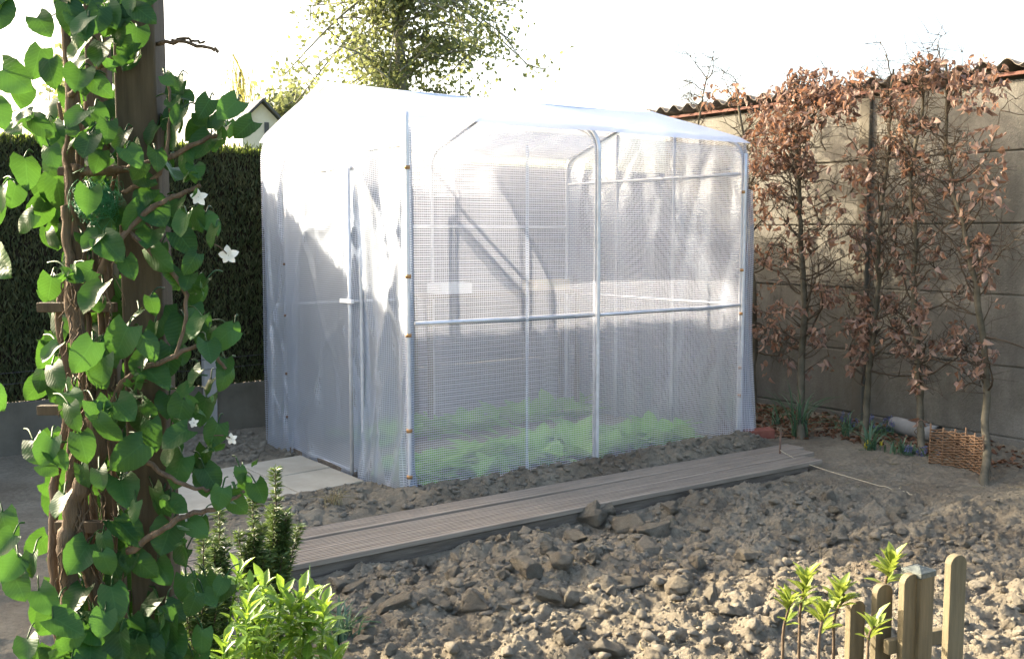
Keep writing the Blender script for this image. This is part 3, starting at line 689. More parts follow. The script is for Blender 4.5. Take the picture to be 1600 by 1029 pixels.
    for c in range(3):
        m = ch == c; fol.cloud(T_CURL[c], pos[m], Yd[m], Zd[m], r.uniform(.028, .062, m.sum()), r.uniform(.6, 1.1, m.sum()), r.random(m.sum())**1.3)
    fol.build('dry_leaves', M['brown_leaf'], T)
    return T
tree((1100,640), [(1098,500),(1092,320),(1094,180),(1105,120)], 3.62, .020, 'thin hedge tree standing behind the greenhouse, only its top twigs showing over the roof', (1060,1135), 1, 14)
tree((1176,664), [(1178,560),(1176,450),(1172,340),(1165,240),(1150,140)], 3.60, .032, 'hedge tree touching the far corner of the greenhouse film', (1135,1192), 2, 16)
tree((1252,684), [(1253,560),(1256,450),(1252,360),(1250,300),(1246,240),(1240,130)], 3.45, .036, 'hedge tree with the thick mass of rust brown leaves, above the tuft of strap leaves', (1192,1322), 3, 22, [(1250,300),(1290,235),(1285,350)])
tree((1352,700), [(1352,640),(1362,550),(1372,450),(1374,370),(1382,280),(1392,200),(1396,110)], 3.45, .030, 'leaning hedge tree just in front of the dark wall post', (1322,1408), 4, 20, [(1345,240),(1330,300)])
tree((1440,716), [(1440,640),(1432,560),(1427,460),(1430,380),(1424,260),(1440,180),(1446,100)], 3.42, .031, 'hedge tree with clumps of dry leaves close to the woven willow edging', (1408,1482), 5, 20, [(1424,250),(1475,240)])
tree((1540,760), [(1542,640),(1530,480),(1512,380),(1490,300),(1478,220),(1482,100)], 3.40, .031, 'hedge tree rising behind the woven willow edging', (1482,1560), 6, 18)
0 and tree((1640,800), [(1640,640),(1634,480),(1620,380),(1612,300),(1590,220),(1600,100)], 3.38, .033, 'outermost hedge tree beyond the woven willow edging', (1560,1700), 7, 16)

# second stem beside the leafiest tree is the dark wall post; loose dry leaves on the soil
n = 1500; x = RNG.uniform(2.85, 4.05, n); y = np.where(RNG.random(n) < .6, RNG.uniform(-.1, 1.3, n), RNG.uniform(-1.7, 0, n))
keep = (x > 3.05+.25*(y < -.3)); x, y = x[keep], y[keep]; z = soil_h(x[None], y[None])[0]
lt = MB().cloud(T_CURL[0], np.stack([x, y, z+.006], 1), rdir(len(x))*V(1, 1, .2), rdir(len(x))*.4+V(0, 0, 1), RNG.uniform(.03, .06, len(x)), .9)
tag(lt.build('leaf_litter', M['litter']), None, None, kind='stuff')

# ------------------------------------------------------------------ strap-leaved plants and blue flowers
def strap_plant(x, y, n, L, label, seed, spread=.75, mat='strap', w=.55, name='strap_leaf_plant', cat='plant'):
    r = np.random.default_rng(seed); mb = MB(); z0 = sz(x, y)-.01
    for k_ in range(n):
        a = r.random()*6.28; l = L*r.uniform(.55, 1.15); lean = r.random()**1.3*spread; bend = r.uniform(.1, .9); pts = []; W = []
        for j in range(9):
            q = j/8; h = l*q; out = lean*l*q**1.4+bend*.30*l*q**4; up = h*math.sqrt(max(.02, 1-(lean*q**.4)**2*.6))-bend*.33*l*q**4
            pts.append((out, up)); W.append(.011*w*(1-q**3*.85))
        o = V(r.normal(0, .025), r.normal(0, .025), 0); c_, s_ = cos(a), sin(a); vs = []
        for (o_, u_), wd in zip(pts, W):
            for kk in (-1, 0, 1): vs.append((x+o[0]+o_*c_-kk*wd*s_, y+o[1]+o_*s_+kk*wd*c_, z0+u_-.003*(kk == 0)))
        mb.add(vs, [(j*3+i, j*3+i+1, j*3+i+4, j*3+i+3) for j in range(8) for i in range(2)])
    return tag(mb.build(name, M[mat]), label, cat)
p = on_z(1248, 686); strap_plant(p[0]+.02, p[1], 46, .42, 'large tuft of blue green strap leaves at the foot of the hedge tree', 3, .8)
p = on_z(1215, 670); strap_plant(p[0], p[1], 12, .26, 'small tuft of strap leaves close to the greenhouse corner', 4, 1.)
p = on_z(1318, 688); strap_plant(p[0], p[1], 14, .24, 'low tuft of arching strap leaves between the two bigger tufts', 5, 1.1)
p = on_z(1362, 706); strap_plant(p[0], p[1], 22, .26, 'tuft of strap leaves at the foot of the leaning hedge tree', 6, .9)
p = on_z(1405, 715); strap_plant(p[0], p[1], 16, .17, 'low tuft of dark leaves between the leaning tree and the willow edging', 8, 1.1)
def blue_plant(u, v, n, label, seed, mat='blue', h=(.05, .13)):
    p = on_z(u, v); r = np.random.default_rng(seed); z0 = sz(p[0], p[1]); T = thing('blue_flower_plant' if mat == 'blue' else 'yellow_flower_plant', (p[0], p[1], z0), label, 'flowering plant')
    st = MB()
    for k_ in range(n):
        b = V(p[0]+r.normal(0, .035), p[1]+r.normal(0, .06), z0-.005); tip = b+V(r.normal(0, .02), r.normal(0, .02), r.uniform(*h)); st.tube([b, (b+tip)/2, tip], .0018, 5)
        m = 26; d = rdir(m); MB().cloud(T_DIA, tip+V(0, 0, 1)*r.uniform(-.03, .005, (m, 1))+d*.004, d+V(0, 0, -.3), rdir(m), .011, .8).build('flower_spike' if mat == 'blue' else 'flower', M[mat], T)
    m = n*5; a = r.random(m)*6.28; el = r.uniform(.2, 1.2, m); D = np.stack([np.cos(a)*np.cos(el), np.sin(a)*np.cos(el), np.sin(el)], 1)
    st.build('stems', M['strap'], T)
    MB().cloud(T_BLADE, V(p[0], p[1], z0-.004)+np.stack([r.normal(0, .04, m), r.normal(0, .05, m), np.zeros(m)], 1), D, np.stack([0*a, 0*a, 1+0*a], 1), r.uniform(.06, .12, m), .5).build('leaves', M['strap'], T)
blue_plant(1378, 682, 16, 'clump of blue spring flowers beside the leaning hedge tree', 1)
blue_plant(1324, 676, 9, 'blue spring flowers among the strap leaves near the wall', 2)
blue_plant(1422, 716, 12, 'low patch of blue spring flowers in front of the willow edging tree', 3, h=(.03, .07))
blue_plant(1356, 706, 3, 'few yellow blooms at the foot of the leaning hedge tree', 4, 'yellow', (.04, .08))

# drain pipe, wicker edging, brick, peg and string -------------------
p = on_z(1410, 680, .06); 
pm = MB(); d = V(-.10, -.42, .0); a0 = V(3.86, p[1]+.2, sz(3.8, p[1])+.06); a1 = a0+d
pm.tube([a0+(a1-a0)*t_ for t_ in np.linspace(0, 1, 6)], .062, 20, cap=False); pm.tube([a0+(a1-a0)*t_ for t_ in np.linspace(0, 1, 6)], .050, 20, cap=False)
tag(pm.build('drain_pipe', M['pipe_clay']), 'short grey drain pipe lying at the foot of the wall', 'pipe')
WK = thing('wicker_edging', (3.2, -1.35, 0), 'low brown panel of woven willow standing in the soil', 'garden edging')
c0 = on_z(1452, 728); c1 = c0+V(.0, -.36, 0); zt = sz(c0[0], c0[1]); ns = 5; wv = MB(); H = .235
for k_ in range(24):
    z = zt+.005+k_*H/24; pts = []
    for j in range(ns*6+1):
        q = j/(ns*6); ph = pi*q*ns+(pi if k_ % 2 else 0); pts.append(c0+(c1-c0)*q+V(.009*cos(ph)+.05*sin(q*pi), 0, z-c0[2]+.004*sin(q*31+k_*2.3)-.01*sin(q*2.5)))
    wv.tube(pts, .0047, 5)
wv.build('woven_rods', M['wicker'], WK)
for j in range(ns+1):
    q = j/ns; b = c0+(c1-c0)*q+V(.05*sin(q*pi), 0, 0); MB().tube([b+V(0, 0, zt-.05), b+V(0, 0, zt+H+.01+.02*(j % 3 == 0))], .0065, 6).build('stake', M['wicker'], WK)
p = on_z(1184, 688, .03); bb = MB(); bb.box((-.105, -.05, -.032), (.105, .05, .032)); bo = bb.build('brick', M['brick'], smooth=False, bevel=.004); bo.location = (p[0]+.04, p[1]+.03, sz(p[0], p[1])+.03); bo.rotation_euler = (.04, -.05, radians(-25))
tag(bo, 'red brick lying flat beside the far corner of the greenhouse', 'brick')
p = on_z(1218, 721); pz = sz(p[0], p[1]); tag(MB().tube([(p[0], p[1], pz-.06), (p[0]+.005, p[1], .20)], .0065, 7).build('marker_peg', M['peg']), 'thin dark peg stuck in the soil at the end of the walkway', 'peg')
pe = on_z(1425, 781); q = np.linspace(0, 1, 60); P = p[None]*(1-q)[:, None]+pe[None]*q[:, None]; P[:, 2] = np.maximum(np.array([sz(a, b) for a, b, _ in P])+.006, .03+.05*(1-q)**6)
tag(MB().tube(P, .0022, 5).build('planting_line', M['string']), 'pale twine stretched over the raked soil from the dark peg', 'string')
strap_plant(*on_z(520, 800)[:2], 40, .10, 'tuft of dry grass in the soil strip beside the paving slabs', 12, 1.2, 'dry_grass', .22, 'grass_tuft', 'grass tuft')

# ------------------------------------------------------------------ picket fence at the lower right
PF = thing('picket_fence', (-.75, -3.65, 0), 'low picket fence of round topped slats with a metal capped post', 'fence')
rgt_ = V(cos(YAW), -sin(YAW), 0); fwd_ = V(sin(YAW), cos(YAW), 0)
def picket_at(u_l, u_r, v_top, D, dip=0.):
    a = on_d(u_l, v_top, D); b = on_d(u_r, v_top, D+dip); w = np.linalg.norm((b-a)[:2]); ex = rgt_*cos(.42)+fwd_*sin(.42); w *= .86
    ey = V(-ex[1], ex[0], 0); top = max(a[2], b[2]); o = (a+b)/2; o[2] = 0; h = w/2; pr = [(-h, -.1), (-h, top-h*.9)]+[(-h*cos(q), top-h*.9+h*.9*sin(q)) for q in np.linspace(.15, pi-.15, 12)]+[(h, top-h*.9), (h, -.1)]
    n = len(pr); T = .019; vs = [o+ex*x+V(0, 0, z)-ey*T/2 for x, z in pr]+[o+ex*x+V(0, 0, z)+ey*T/2 for x, z in pr]
    MB().add(vs, [tuple(range(n)), tuple(range(2*n-1, n-1, -1))]+[(i, i+n, (i+1) % n+n, (i+1) % n) for i in range(n)]).build('picket', M['picket'], PF, False, .0015)
    return o, ex, ey
picket_at(1322, 1352, 938, 2.62, .03); picket_at(1362, 1396, 912, 2.60, .03); oP, ex, ey = picket_at(1404, 1440, 896, 2.58, .03); picket_at(1476, 1512, 866, 2.52, .03)

c = on_d(1442, 884, 2.62); hw = .026
def oriented_box(mb, o, ex, ey, lo, hi):
    vs = [o+ex*x+ey*y+V(0, 0, z) for z in (lo[2], hi[2]) for (x, y) in ((lo[0], lo[1]), (hi[0], lo[1]), (hi[0], hi[1]), (lo[0], hi[1]))]
    return mb.add(vs, [(3,2,1,0),(4,5,6,7),(0,1,5,4),(1,2,6,5),(2,3,7,6),(3,0,4,7)])
c0_ = V(c[0], c[1], 0)+ey*.012; th = radians(8); ex2 = ex*cos(th)+ey*sin(th); ey2 = V(-ex2[1], ex2[0], 0)
fp = oriented_box(MB(), c0_, ex2, ey2, (-hw, -hw, -.1), (hw, hw, c[2]-.012)).build('fence_post', M['picket'], PF, False, .002)
cp = oriented_box(MB(), c0_, ex2, ey2, (-hw-.003, -hw-.003, c[2]-.024), (hw+.003, hw+.003, c[2]-.010)); k0 = c[2]-.010; h2 = hw+.003
cp.add([c0_+ex2*x+ey2*y+V(0, 0, k0) for x, y in ((-h2, -h2), (h2, -h2), (h2, h2), (-h2, h2))]+[c0_+V(0, 0, k0+.010)], [(0, 1, 4), (1, 2, 4), (2, 3, 4), (3, 0, 4)])
cp.build('post_cap', M['zinc'], fp, False, .0015)
rl = oriented_box(MB(), V(oP[0], oP[1], 0), ex, ey, (-.05, .009, .50), (.16, .027, .535)); rl.build('fence_rail', M['picket'], PF, False, .002)

# shoots by the fence
def shoot(u, v_top, v_base, D, label, seed, n=26, tall=.16):
    r = np.random.default_rng(seed); top = on_d(u, v_top, D); b = on_d(u-12, v_base, D); T = thing('lily_shoot', (b[0], b[1], 0), label, 'plant', 'yellow green shoots by the picket fence'); b0 = V(b[0], b[1], -.03)
    ax = bez([b0, V(b[0], b[1], b[2]*.8), b, (b+top)/2+r.normal(0, .004, 3), top-V(0, 0, .035)], 8); MB().tube(ax, np.linspace(.0048, .003, len(ax)), 6).build('stem', M['vine_bark'], T)
    pos = []; Y = []; Z = []; sz_ = []
    for k_ in range(n):
        q = r.random()**.6; p = b+(top-V(0, 0, .03)-b)*q; a = k_*2.4; el = .45+.75*q; pos.append(p); Y.append((cos(a)*cos(el), sin(a)*cos(el), sin(el))); Z.append((-cos(a)*sin(el), -sin(a)*sin(el), cos(el))); sz_.append(r.uniform(.04, .066))
    MB().cloud(T_OBL, pos, Y, Z, sz_, 1.).build('leaves', M['shoot'], T)
shoot(1262, 888, 960, 2.75, 'yellow green leafy shoot farthest from the capped fence post, tallest of its pair', 1, 34); shoot(1236, 922, 985, 2.72, 'short yellow green shoot at the outer end of the picket fence', 2, 20)
shoot(1316, 904, 965, 2.60, 'yellow green shoot standing before the lowest visible picket', 3, 28); shoot(1292, 938, 1000, 2.58, 'small yellow green shoot low down between two taller ones', 4, 16)
shoot(1395, 862, 915, 2.66, 'yellow green leafy shoot rising behind the picket beside the capped post', 5, 34); shoot(1368, 955, 1010, 2.5, 'small shoot in front of the pickets', 6, 12)

# ------------------------------------------------------------------ little yews, lime shrub, blue-green tuft at the lower left
def yew(u, v_top, v_base, D, label, seed, wid=.055):
    r = np.random.default_rng(seed); top = on_d(u, v_top, D); b = on_d(u, v_base, D); b[2] = 0; T = thing('yew_sapling', tuple(b), label, 'shrub', 'upright young yews beside the walkway')
    st = MB(); pos = []; Y = []; H = top[2]
    stems = [(b, top)]+[(b+V(0, 0, H*r.uniform(.0, .35)), V(top[0]+r.normal(0, wid*.7), top[1]+r.normal(0, wid*.7), H*r.uniform(.5, .82))) for _ in range(14)]
    for i, (s0, e0) in enumerate(stems):
        P = bez([s0, (s0+e0)/2+r.normal(0, wid*.12, 3), e0], 14); st.tube(P, np.linspace(.0055 if i == 0 else .003, .0018, len(P)), 5); L = np.linalg.norm(e0-s0)
        for k_ in range(int(L*1500)):
            q = r.random(); p = P[int(q*(len(P)-1))]; a = r.random()*6.28; el = r.uniform(.0, .75); pos.append(p+V(0, 0, r.uniform(0, .012))); Y.append((cos(a)*cos(el), sin(a)*cos(el), sin(el)))
    st.build('stems', M['bark_dark'], T); N = len(pos); MB().cloud(tmpl_blade(2, .10, .15, .1, .5), pos, Y, rdir(N)+V(0, 0, 1), r.uniform(.022, .038, N)).build('needles', M['yew'], T)
yew(342, 796, 1010, 3.55, 'young upright yew beside the vine, shorter than its neighbours', 1, .042); yew(394, 775, 1005, 3.65, 'young upright yew in the middle of the three', 2, .042); yew(430, 732, 1000, 3.72, 'tallest young yew with a bare leading tip, beside the deck boards', 3, .04)
yew(318, 840, 1030, 3.3, 'low young yew half hidden under the vine leaves', 4, .05)
LS = thing('lime_green_shrub', tuple(on_z(440, 1010)), 'bright yellow green leafy shrub in front of the young yews', 'shrub')
st = MB(); fo = MB()
for (u, v) in [(372,875),(392,902),(410,900),(425,925),(440,905),(455,930),(470,915),(495,905),(482,935),(505,930),(385,930),(400,950),(370,945),(430,955),(455,965),(480,960),(510,955),(412,975),(385,985),(440,990),(470,990),(500,985),(350,985),(365,1010),(400,1015),(440,1020),(480,1015),(520,1000),(530,1020)]:
    D = random.uniform(3.0, 3.35); tp = on_d(u, v+16, D); b = V(tp[0]+random.uniform(-.05, .05), tp[1]+random.uniform(-.05, .05), -.02); P = bez([b, (b+tp)/2+RNG.normal(0, .02, 3), tp], 8); st.tube(P, .003, 5)
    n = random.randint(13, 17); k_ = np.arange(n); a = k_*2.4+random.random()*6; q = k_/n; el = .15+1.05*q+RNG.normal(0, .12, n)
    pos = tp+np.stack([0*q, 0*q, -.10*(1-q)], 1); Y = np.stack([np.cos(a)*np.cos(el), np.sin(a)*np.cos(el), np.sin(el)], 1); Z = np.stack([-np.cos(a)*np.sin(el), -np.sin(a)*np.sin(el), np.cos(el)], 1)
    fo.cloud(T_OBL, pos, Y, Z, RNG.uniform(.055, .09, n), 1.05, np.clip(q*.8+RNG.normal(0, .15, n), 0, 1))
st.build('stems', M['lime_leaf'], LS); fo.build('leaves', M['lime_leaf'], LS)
p = on_z(530, 985); strap_plant(p[0], p[1], 44, .17, 'spiky blue green tuft at the edge of the dug soil', 14, .95, 'strap', .5)
p = on_z(478, 990); strap_plant(p[0], p[1], 3, .36, 'few tall grass blades rising beside the edging plank', 15, .5, 'strap', .4, 'tall_grass', 'grass')

# ------------------------------------------------------------------ pergola posts and the climbing vine
PG = thing('pergola', (-2.37, -3.1, 0), 'dark brown pergola of two square posts and cross battens wrapped by the vine', 'pergola')
rgt = V(cos(YAW), -sin(YAW), 0); fwd = V(sin(YAW), cos(YAW), 0)
def post(u0, u1, D, name, twist=0., zt=2.35, mat='dark_wood'):
    a = on_d(u0, 500, D); b = on_d(u1, 500, D); w = np.linalg.norm((b-a)[:2]); c = (a+b)/2; c[2] = 0; ex = rgt*cos(twist)+fwd*sin(twist); ey = V(-ex[1], ex[0], 0)
    return oriented_box(MB(), c+ey*w/2, ex, ey, (-w/2, -w/2, -.1), (w/2, w/2, zt)).build(name, M[mat], PG, False, .004)
post(189, 256, 2.02, 'post', .06); post(146, 181, 2.20, 'post', .1)
for (u0, v0, u1, v1, D, w) in [(88, 822, 188, 820, 2.09, .022), (96, 932, 210, 928, 2.08, .022), (92, 268, 190, 270, 2.12, .016), (60, 480, 190, 478, 2.13, .018), (60, 640, 190, 640, 2.13, .018), (0, 60, 420, 70, 2.3, .03)]:
    if D == 2.3: continue
    a = on_d(u0, v0, D); b = on_d(u1, v1, D); L = np.linalg.norm((b-a)[:2])
    oriented_box(MB(), V(a[0], a[1], a[2]), rgt, fwd, (0, -.009, -w/2), (L, .009, w/2)).build('batten', M['dark_wood'], PG, False, .002)
oriented_box(MB(), V(*on_d(222, 20, 2.04)), rgt, fwd, (-.9, -.02, .12), (.5, .02, .20)).build('beam', M['dark_wood'], PG, False, .004)
0 and oriented_box(MB(), V(a[0], a[1], 0), rgt, fwd, (-.028, -.02, -.1), (.028, .02, 2.35)).build('post', M['dark_wood'], PG, False, .003)

VN = thing('climbing_vine', (-2.48, -3.05, 0), 'climbing vine with heart shaped green leaves covering the pergola post', 'climbing plant')
def dv(u): return 1.93+.00018*(u-220)
VS = MB()
def stem(pts, r0, r1, D=None, mb=VS, seg=7):
    P = bez([on_d(u, v, (dd if dd else 1.95)) for u, v, dd in pts], 10); n = len(P)
    P = P+.006*(np.stack([vnoise(np.arange(n)*.5, np.full(n, k_*9.), int(pts[0][0])) for k_ in range(3)], 1)-.5)
    mb.tube(P, np.linspace(r0, r1, n)*(1+.25*(vnoise(np.arange(n)*.7, np.zeros(n), int(pts[0][1]))-.5)), seg); return P
stem([(118,1060,2.02),(112,960,2.0),(104,860,2.0),(118,780,1.99),(150,710,1.99),(140,620,2.0),(120,520,2.01),(112,440,2.01),(118,360,2.02),(108,260,2.03),(112,150,2.03),(104,20,2.03)], .019, .010)
stem([(160,1060,2.04),(150,940,2.03),(128,860,2.02),(112,760,2.01),(125,680,2.0),(150,640,1.99),(172,560,1.99)], .013, .007)
stem([(128,540,2.01),(118,480,2.0),(108,400,2.0),(100,320,2.0)], .012, .008)
stem([(112,260,2.02),(140,268,2.0),(200,262,1.98),(260,245,1.95),(310,222,1.94),(345,210,1.94)], .008, .0035)
stem([(140,620,2.0),(190,690,1.96),(250,735,1.93),(290,758,1.93),(330,765,1.93)], .006, .003)
stem([(200,860,1.96),(250,830,1.93),(290,805,1.93),(345,790,1.93),(380,768,1.93)], .007, .003)
stem([(150,700,1.99),(190,600,1.95),(260,560,1.93),(320,540,1.93),(350,575,1.93)], .006, .003)
stem([(120,500,2.0),(170,400,1.96),(230,330,1.94),(290,300,1.94),(315,290,1.94)], .007, .003)
stem([(108,150,2.02),(150,110,1.98),(190,85,1.96),(215,82,1.96)], .006, .003)
stem([(190,300,1.97),(250,270,1.94),(265,180,1.95),(262,130,1.95)], .005, .002)
stem([(200,360,1.96),(280,440,1.94),(290,480,1.93),(275,560,1.93)], .005, .003)
0 and stem([(60,1060,2.04),(52,800,2.04),(40,500,2.05),(50,250,2.05),(36,20,2.05)], .014, .009)
stem([(244,66,2.02),(290,68,1.98),(330,76,1.96),(341,80,1.96)], .004, .0025); stem([(270,62,2.0),(300,62,1.98),(318,67,1.97)], .003, .002)
for k_ in range(6):
    u = 98+k_*13+random.uniform(-5, 5); d_ = 2.05+random.uniform(0, .1); stem([(u+random.uniform(-9, 9), 1060, d_)]+[(u+random.uniform(-16, 16), v, d_+random.uniform(-.02, .02)) for v in (900, 760, 620, 500, 380)]+[(u+random.uniform(-16, 16), random.choice((60, 160, 260)), d_)], random.uniform(.006, .012), .004)
# loose bark strings
for k_ in range(60):
    u = random.uniform(92, 182); v = random.uniform(380, 900); stem([(u, v, 1.985), (u+random.uniform(-14, 14), v+30, 1.975), (u+random.uniform(-22, 22), v+random.uniform(50, 90), 1.985)], .0018, .001, seg=4)
VS.build('stems', M['vine_bark'], VN)
VL = """117,79,55 155,81,62 196,78,42 211,86,28 122,125,62 155,132,52 117,183,50 155,178,40 167,207,44 117,218,56 135,227,50 187,218,46 152,248,46 263,125,30 278,130,32 272,163,34 278,183,40 304,201,62 319,169,46 357,169,60 345,192,44 380,201,50 237,213,44 269,215,52 316,230,62 246,250,44 287,253,48 272,271,50 214,268,40 225,280,40 307,268,40 208,245,50 138,315,56 179,335,52 222,309,48 208,341,56 246,335,60 275,326,46 304,341,50 330,347,46 286,352,50
141,379,46 176,390,64 240,402,74 234,373,54 290,379,58 330,371,42 123,428,50 202,419,46 298,411,46 144,466,70 272,434,44 292,440,38 313,448,40 301,463,38 199,497,54 240,498,74 281,521,68 304,510,54 345,527,58 301,489,44 187,536,72 234,539,56 132,553,66 167,550,56 263,565,64 327,550,50 354,588,52 351,574,38 217,571,48 246,591,66 304,591,44 158,580,58 284,609,36 263,635,60 316,641,66 281,644,54 112,626,52 158,647,56 196,641,56 217,655,60 109,652,52
166,673,58 200,711,74 234,680,60 272,683,60 334,680,50 128,697,56 262,711,46 275,736,62 316,723,62 331,748,52 319,758,48 131,745,46 156,748,44 194,770,72 244,786,64 278,789,42 206,798,40 344,780,46 372,789,44 406,770,46 378,742,34 308,823,48 203,830,72 259,842,66 162,851,44 122,873,70 287,867,50 225,886,58 166,880,48 256,895,56 291,923,58 344,917,36 328,936,40 119,939,60 178,939,68 231,951,56 275,954,50 300,948,42"""
LV = [tuple(float(q) for q in s_.split(',')) for s_ in VL.split()]
for k_ in range(36):      # the vine goes on beyond the photograph's edge and behind the front leaves
    LV.append((random.uniform(-30, 92), random.uniform(-20, 1050), random.uniform(44, 66)))
for k_ in range(46): LV.append((random.uniform(95, 330), random.uniform(970, 1060), random.uniform(48, 70)))
for k_ in range(26): LV.append((random.uniform(95, 230), random.uniform(-20, 60), random.uniform(44, 62)))
front_n = len(LV)
for k_ in range(125):
    b_ = random.choice(LV[:130]); LV.append((b_[0]+random.gauss(0, 12), b_[1]+random.gauss(0, 12), random.uniform(28, 46)))
pos = []; Yd = []; Zd = []; S = []; pet = MB()
for i, (u, v, s_) in enumerate(LV):
    D = dv(u)+random.gauss(0, .035)+(0 if i < front_n else .07); p = on_d(u, v, D); L = s_*D/FPX*.76
    dn = V(0, 0, -1)*random.uniform(.45, 1.)+rgt*random.gauss(.15, .55)-fwd*random.uniform(.1, .8)
    nz = -fwd*random.uniform(.35, 1.)+V(0, 0, 1)*random.uniform(.1, 1.)+rgt*random.gauss(0, .4)
    dn /= np.linalg.norm(dn); base = p-dn*L*.5; pos.append(base); Yd.append(dn); Zd.append(nz); S.append(L)
    e = base+V(random.gauss(0, .01), random.gauss(0, .01), .012)+fwd*.045-rgt*random.uniform(0, .04); pet.tube(bez([base, (base+e)/2+V(0, 0, .008), e], 4), .0016, 4)
pos = np.array(pos); Yd = np.array(Yd); Zd = np.array(Zd); S = np.array(S); ch = RNG.integers(0, 3, len(S)); VF = MB()
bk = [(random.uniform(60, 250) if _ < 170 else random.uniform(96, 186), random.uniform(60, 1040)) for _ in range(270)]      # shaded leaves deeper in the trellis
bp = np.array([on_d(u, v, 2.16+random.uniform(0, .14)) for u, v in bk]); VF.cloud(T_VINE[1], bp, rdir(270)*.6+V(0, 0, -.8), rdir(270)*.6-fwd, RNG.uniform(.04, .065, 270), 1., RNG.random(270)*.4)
for c in range(3): m = ch == c; VF.cloud(T_VINE[c], pos[m], Yd[m], Zd[m], S[m], RNG.uniform(.9, 1.1, m.sum()))
# young, small bright leaves at the shoot tips
tp = [(185,95),(300,290),(378,745),(368,770),(290,845),(265,790),(320,640),(205,600),(165,640),(108,440),(345,205),(310,460),(250,955),(330,700)]
for u, v in tp:
    for k_ in range(4):
        p = on_d(u+random.gauss(0, 8), v+random.gauss(0, 8), dv(u)-.02); d = rdir(1)[0]+V(0, 0, .5); VF.cloud(T_VINE[0], [p], [d], [rdir(1)[0]], [random.uniform(.015, .028)], .8, np.array([1.]))
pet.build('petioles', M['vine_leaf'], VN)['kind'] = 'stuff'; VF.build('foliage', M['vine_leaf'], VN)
def vflower(u, v, D, s_):
    c = on_d(u, v, D); mb = MB()
    for k_ in range(5):
        a = 2*pi*k_/5+.4+random.uniform(-.15, .15); d = rgt*cos(a)+V(0, 0, 1)*sin(a)-fwd*.12; mb.cloud(tmpl_leaf(5, .40, .05, .25, .25), [c+d*.0012], [d], [-fwd+d*.35], [s_*random.uniform(1.0, 1.3)], 1.0)
    mb.build('flower', M['petal'], VN)
vflower(357, 399, 1.95, .0145); vflower(362, 685, 1.95, .009); vflower(310, 308, 1.93, .012); vflower(303, 660, 1.93, .007)
VT = MB().tube(bez([on_d(325, 378, 1.93), on_d(342, 385, 1.94), on_d(356, 398, 1.952)], 6), .0012, 4).tube(bez([on_d(334, 680, 1.93), on_d(350, 680, 1.94), on_d(361, 684, 1.952)], 6), .0012, 4); VT.build('flower_stalks', M['vine_bark'], VN)
# ball of green netting caught in the vine
cn = on_d(150, 315, 1.99); nb = MB()
for k_ in range(95):
    d = rdir(1)[0]; e1 = np.cross(d, rdir(1)[0]); e1 /= np.linalg.norm(e1); e2 = np.cross(d, e1); r_ = random.uniform(.010, .036); c_n = cn+rdir(1)[0]*random.uniform(0, .022)*V(1, 1, 1.2); pts = [c_n+d*random.uniform(-.01, .02)+r_*(cos(a)*e1+sin(a)*e2)*(1+.1*sin(3*a+k_)) for a in np.linspace(0, random.uniform(3, 6.2), 26)]
    nb.tube(pts, .0004, 3)
tag(nb.build('netting_ball', M['netting']), 'crumpled ball of fine green netting caught in the vine', 'netting')

# ------------------------------------------------------------------ far trees, hut and willow
def far_tree(D, trunk, crown, n, label, name, r0, seed, size=(.12, .26), mat='tree_leaf', limbs=14, at=None):
    r = np.random.default_rng(seed); P0 = on_d(trunk[0], trunk[1], D); T = thing(name, (P0[0], P0[1], -.2), label, 'tree', None)
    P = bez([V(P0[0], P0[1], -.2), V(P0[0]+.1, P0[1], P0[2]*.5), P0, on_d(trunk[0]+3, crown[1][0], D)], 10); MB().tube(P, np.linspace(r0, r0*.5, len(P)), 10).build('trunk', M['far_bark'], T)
    br = MB(); pos = []
    for k_ in range(limbs):
        u = r.uniform(*crown[0]); v = r.uniform(crown[1][0], crown[1][1]); 
        e_ = on_d(u, v, D+r.uniform(-2.0, 2.0)); s0 = P[r.integers(len(P)//4, len(P))]; s0 = V(P0[0], P0[1], min(max(s0[2], e_[2]-.6), P[-1][2])); mid = (s0+e_)/2+V(0, 0, r.uniform(-.1, .35)); B = bez([s0, mid, e_], 9); br.tube(B, np.linspace(.035, .010, len(B)), 5)
        for m in range(5):
            b0 = B[r.integers(5, len(B))]; e2 = b0+r.normal(0, .45, 3)+V(0, 0, -.05); br.tube(bez([b0, (b0+e2)/2+r.normal(0, .06, 3), e2], 4), np.linspace(.018, .005, 9), 4)
            c = int(n/limbs/5); q = r.random((c, 1)); pos.append(b0+(e2-b0)*q+r.normal(0, .17, (c, 3)))
        c = int(n/limbs/2); pos.append(B[r.integers(4, len(B), c)]+r.normal(0, .2, (c, 3)))
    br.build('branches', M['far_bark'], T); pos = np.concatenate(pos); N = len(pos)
    MB().cloud(T_DIA, pos, rdir(N), rdir(N), r.uniform(*size, N), .7).build('crown', M[mat], T); return T
far_tree(22, (625, 90), ((440, 845), (-40, 168)), 6000, 'big leafy tree against the white sky right above the greenhouse ridge', 'broadleaf_tree', .17, 3, (.07, .15), limbs=44)
far_tree(31, (452, 210), ((405, 480), (130, 225)), 700, 'small leafy tree beside the dark roofed hut', 'broadleaf_tree', .06, 5, (.11, .24), limbs=10)
far_tree(24, (140, 200), ((60, 190), (120, 230)), 800, 'pale leafy tree glimpsed through the vine beyond the hedge', 'broadleaf_tree', .08, 6, (.10, .2), limbs=10)
c = on_d(372, 215, 32); WT = thing('willow_tree', (c[0], c[1], -.2), 'thin yellow willow with hanging twigs beyond the hedge', 'tree'); MB().tube([V(c[0], c[1], -.2), c, c+V(.1, 0, 1.9)], [.11, .09, .03], 8).build('trunk', M['bark'], WT)
tw = MB(); pos = []
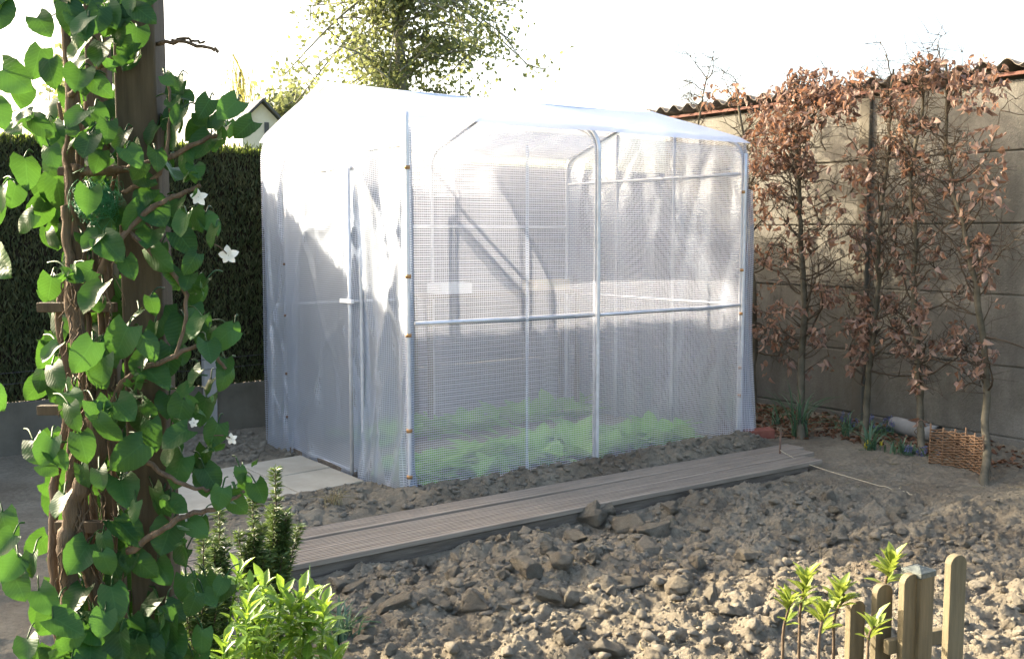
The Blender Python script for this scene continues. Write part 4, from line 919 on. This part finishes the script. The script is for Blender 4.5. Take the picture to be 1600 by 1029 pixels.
for k_ in range(70):
    u = random.gauss(377, 15); v0 = random.uniform(82, 150); a = on_d(u, v0, 32+random.uniform(-1, 1)); l = random.uniform(.6, 1.9); P = np.array([a+V(.06*sin(q*3+k_), 0, -l*q) for q in np.linspace(0, 1, 8)]); tw.tube(P, .008, 4)
    for q in range(10): pos.append(P[random.randint(0, 7)]+RNG.normal(0, .05, 3))
tw.tube(bez([c, c+V(.2, 0, 1.6), c+V(-.1, 0, 2.4)], 6), .03, 5); tw.build('twigs', M['willow'], WT); N = len(pos); MB().cloud(T_DIA, pos, rdir(N)+V(0, 0, -1), rdir(N), RNG.uniform(.06, .12, N), .3).build('leaves', M['willow'], WT)
# hut with gable
hc = on_d(413, 214, 27); HT = thing('garden_hut', (hc[0], hc[1], 0), 'distant pale hut with a dark pitched roof beyond the hedge', 'hut')
hr = rgt*cos(.5)+fwd*sin(.5); hf = V(-hr[1], hr[0], 0); zE = on_d(400, 192, 27)[2]; zR = on_d(400, 158, 27)[2]; hw2 = .5; gl = .0
gb = V(hc[0], hc[1], 0)-rgt*.05
MB().add([gb-hr*hw2+V(0, 0, -.1), gb+hr*hw2+V(0, 0, -.1), gb+hr*hw2+V(0, 0, zE), gb+V(0, 0, zR-.05), gb-hr*hw2+V(0, 0, zE)]+[gb-hr*hw2+hf*2.4+V(0, 0, -.1), gb+hr*hw2+hf*2.4+V(0, 0, -.1), gb+hr*hw2+hf*2.4+V(0, 0, zE), gb+hf*2.4+V(0, 0, zR-.05), gb-hr*hw2+hf*2.4+V(0, 0, zE)],
   [(0, 1, 2, 3, 4), (9, 8, 7, 6, 5), (1, 6, 7, 2), (0, 4, 9, 5)]).build('wall', simple('pale render', (.55, .50, .42), (.68, .63, .54), 3, .9), HT, False)
rm = simple('dark roof felt', (.055, .055, .06), (.10, .10, .11), 5, .8)
for sg in (-1, 1):
    e0 = gb+hr*sg*(hw2+.13)-hf*.16+V(0, 0, zE-.10); r0_ = gb-hf*.16+V(0, 0, zR); e1 = e0+hf*2.7; r1_ = r0_+hf*2.7; u_ = V(0, 0, .07)
    MB().add([e0, r0_, r1_, e1, e0+u_, r0_+u_, r1_+u_, e1+u_], [(0,1,2,3),(7,6,5,4),(0,4,5,1),(1,5,6,2),(2,6,7,3),(3,7,4,0)]).build('roof', rm, HT, False)
wd = gb-hf*.02; MB().add([wd+hr*.05+V(0, 0, zE-.7), wd+hr*.17+V(0, 0, zE-.7), wd+hr*.17+V(0, 0, zE+.02), wd+hr*.05+V(0, 0, zE+.02)], [(0, 1, 2, 3)]).build('window', rm, HT, False)
# unseen tree added beyond the hedge, shaped to shade the lower wall
r = np.random.default_rng(9); T = thing('added_shade_tree', (-3.4, 14, -.2), 'unseen leafy tree added beyond the clipped hedge to shade the shed wall', 'tree'); MB().tube([(-3.4, 14, -.2), (-3.35, 14, 4), (-3.3, 14.1, 8.5)], [.2, .15, .04], 9).build('trunk', M['bark'], T)
pos = []
for k_ in range(34):
    c = V(-3.3+r.normal(0, .55), 14+r.normal(0, .8), r.uniform(4.3, 8.9)); pos.append(c+r.normal(0, .26, (130, 3)))
pos = np.concatenate(pos); N = len(pos); MB().cloud(T_DIA, pos, rdir(N), rdir(N), r.uniform(.12, .24, N), .8).build('crown', M['tree_leaf'], T)

# straw and root bits on the dug soil
sb = MB()
for k_ in range(170):
    x = random.uniform(-1.3, 3.1); y = random.uniform(-2.6, -.95); a = random.random()*6.28; l = random.uniform(.03, .11); P = np.array([(x+cos(a)*l*q+.006*sin(q*5+k_), y+sin(a)*l*q, 0) for q in np.linspace(0, 1, 6)]); P[:, 2] = [sz(p_[0], p_[1])+.006 for p_ in P]; sb.tube(P, random.uniform(.0008, .0018), 4)
sb.build('straw_bits', M['dry_grass'])['kind'] = 'stuff'
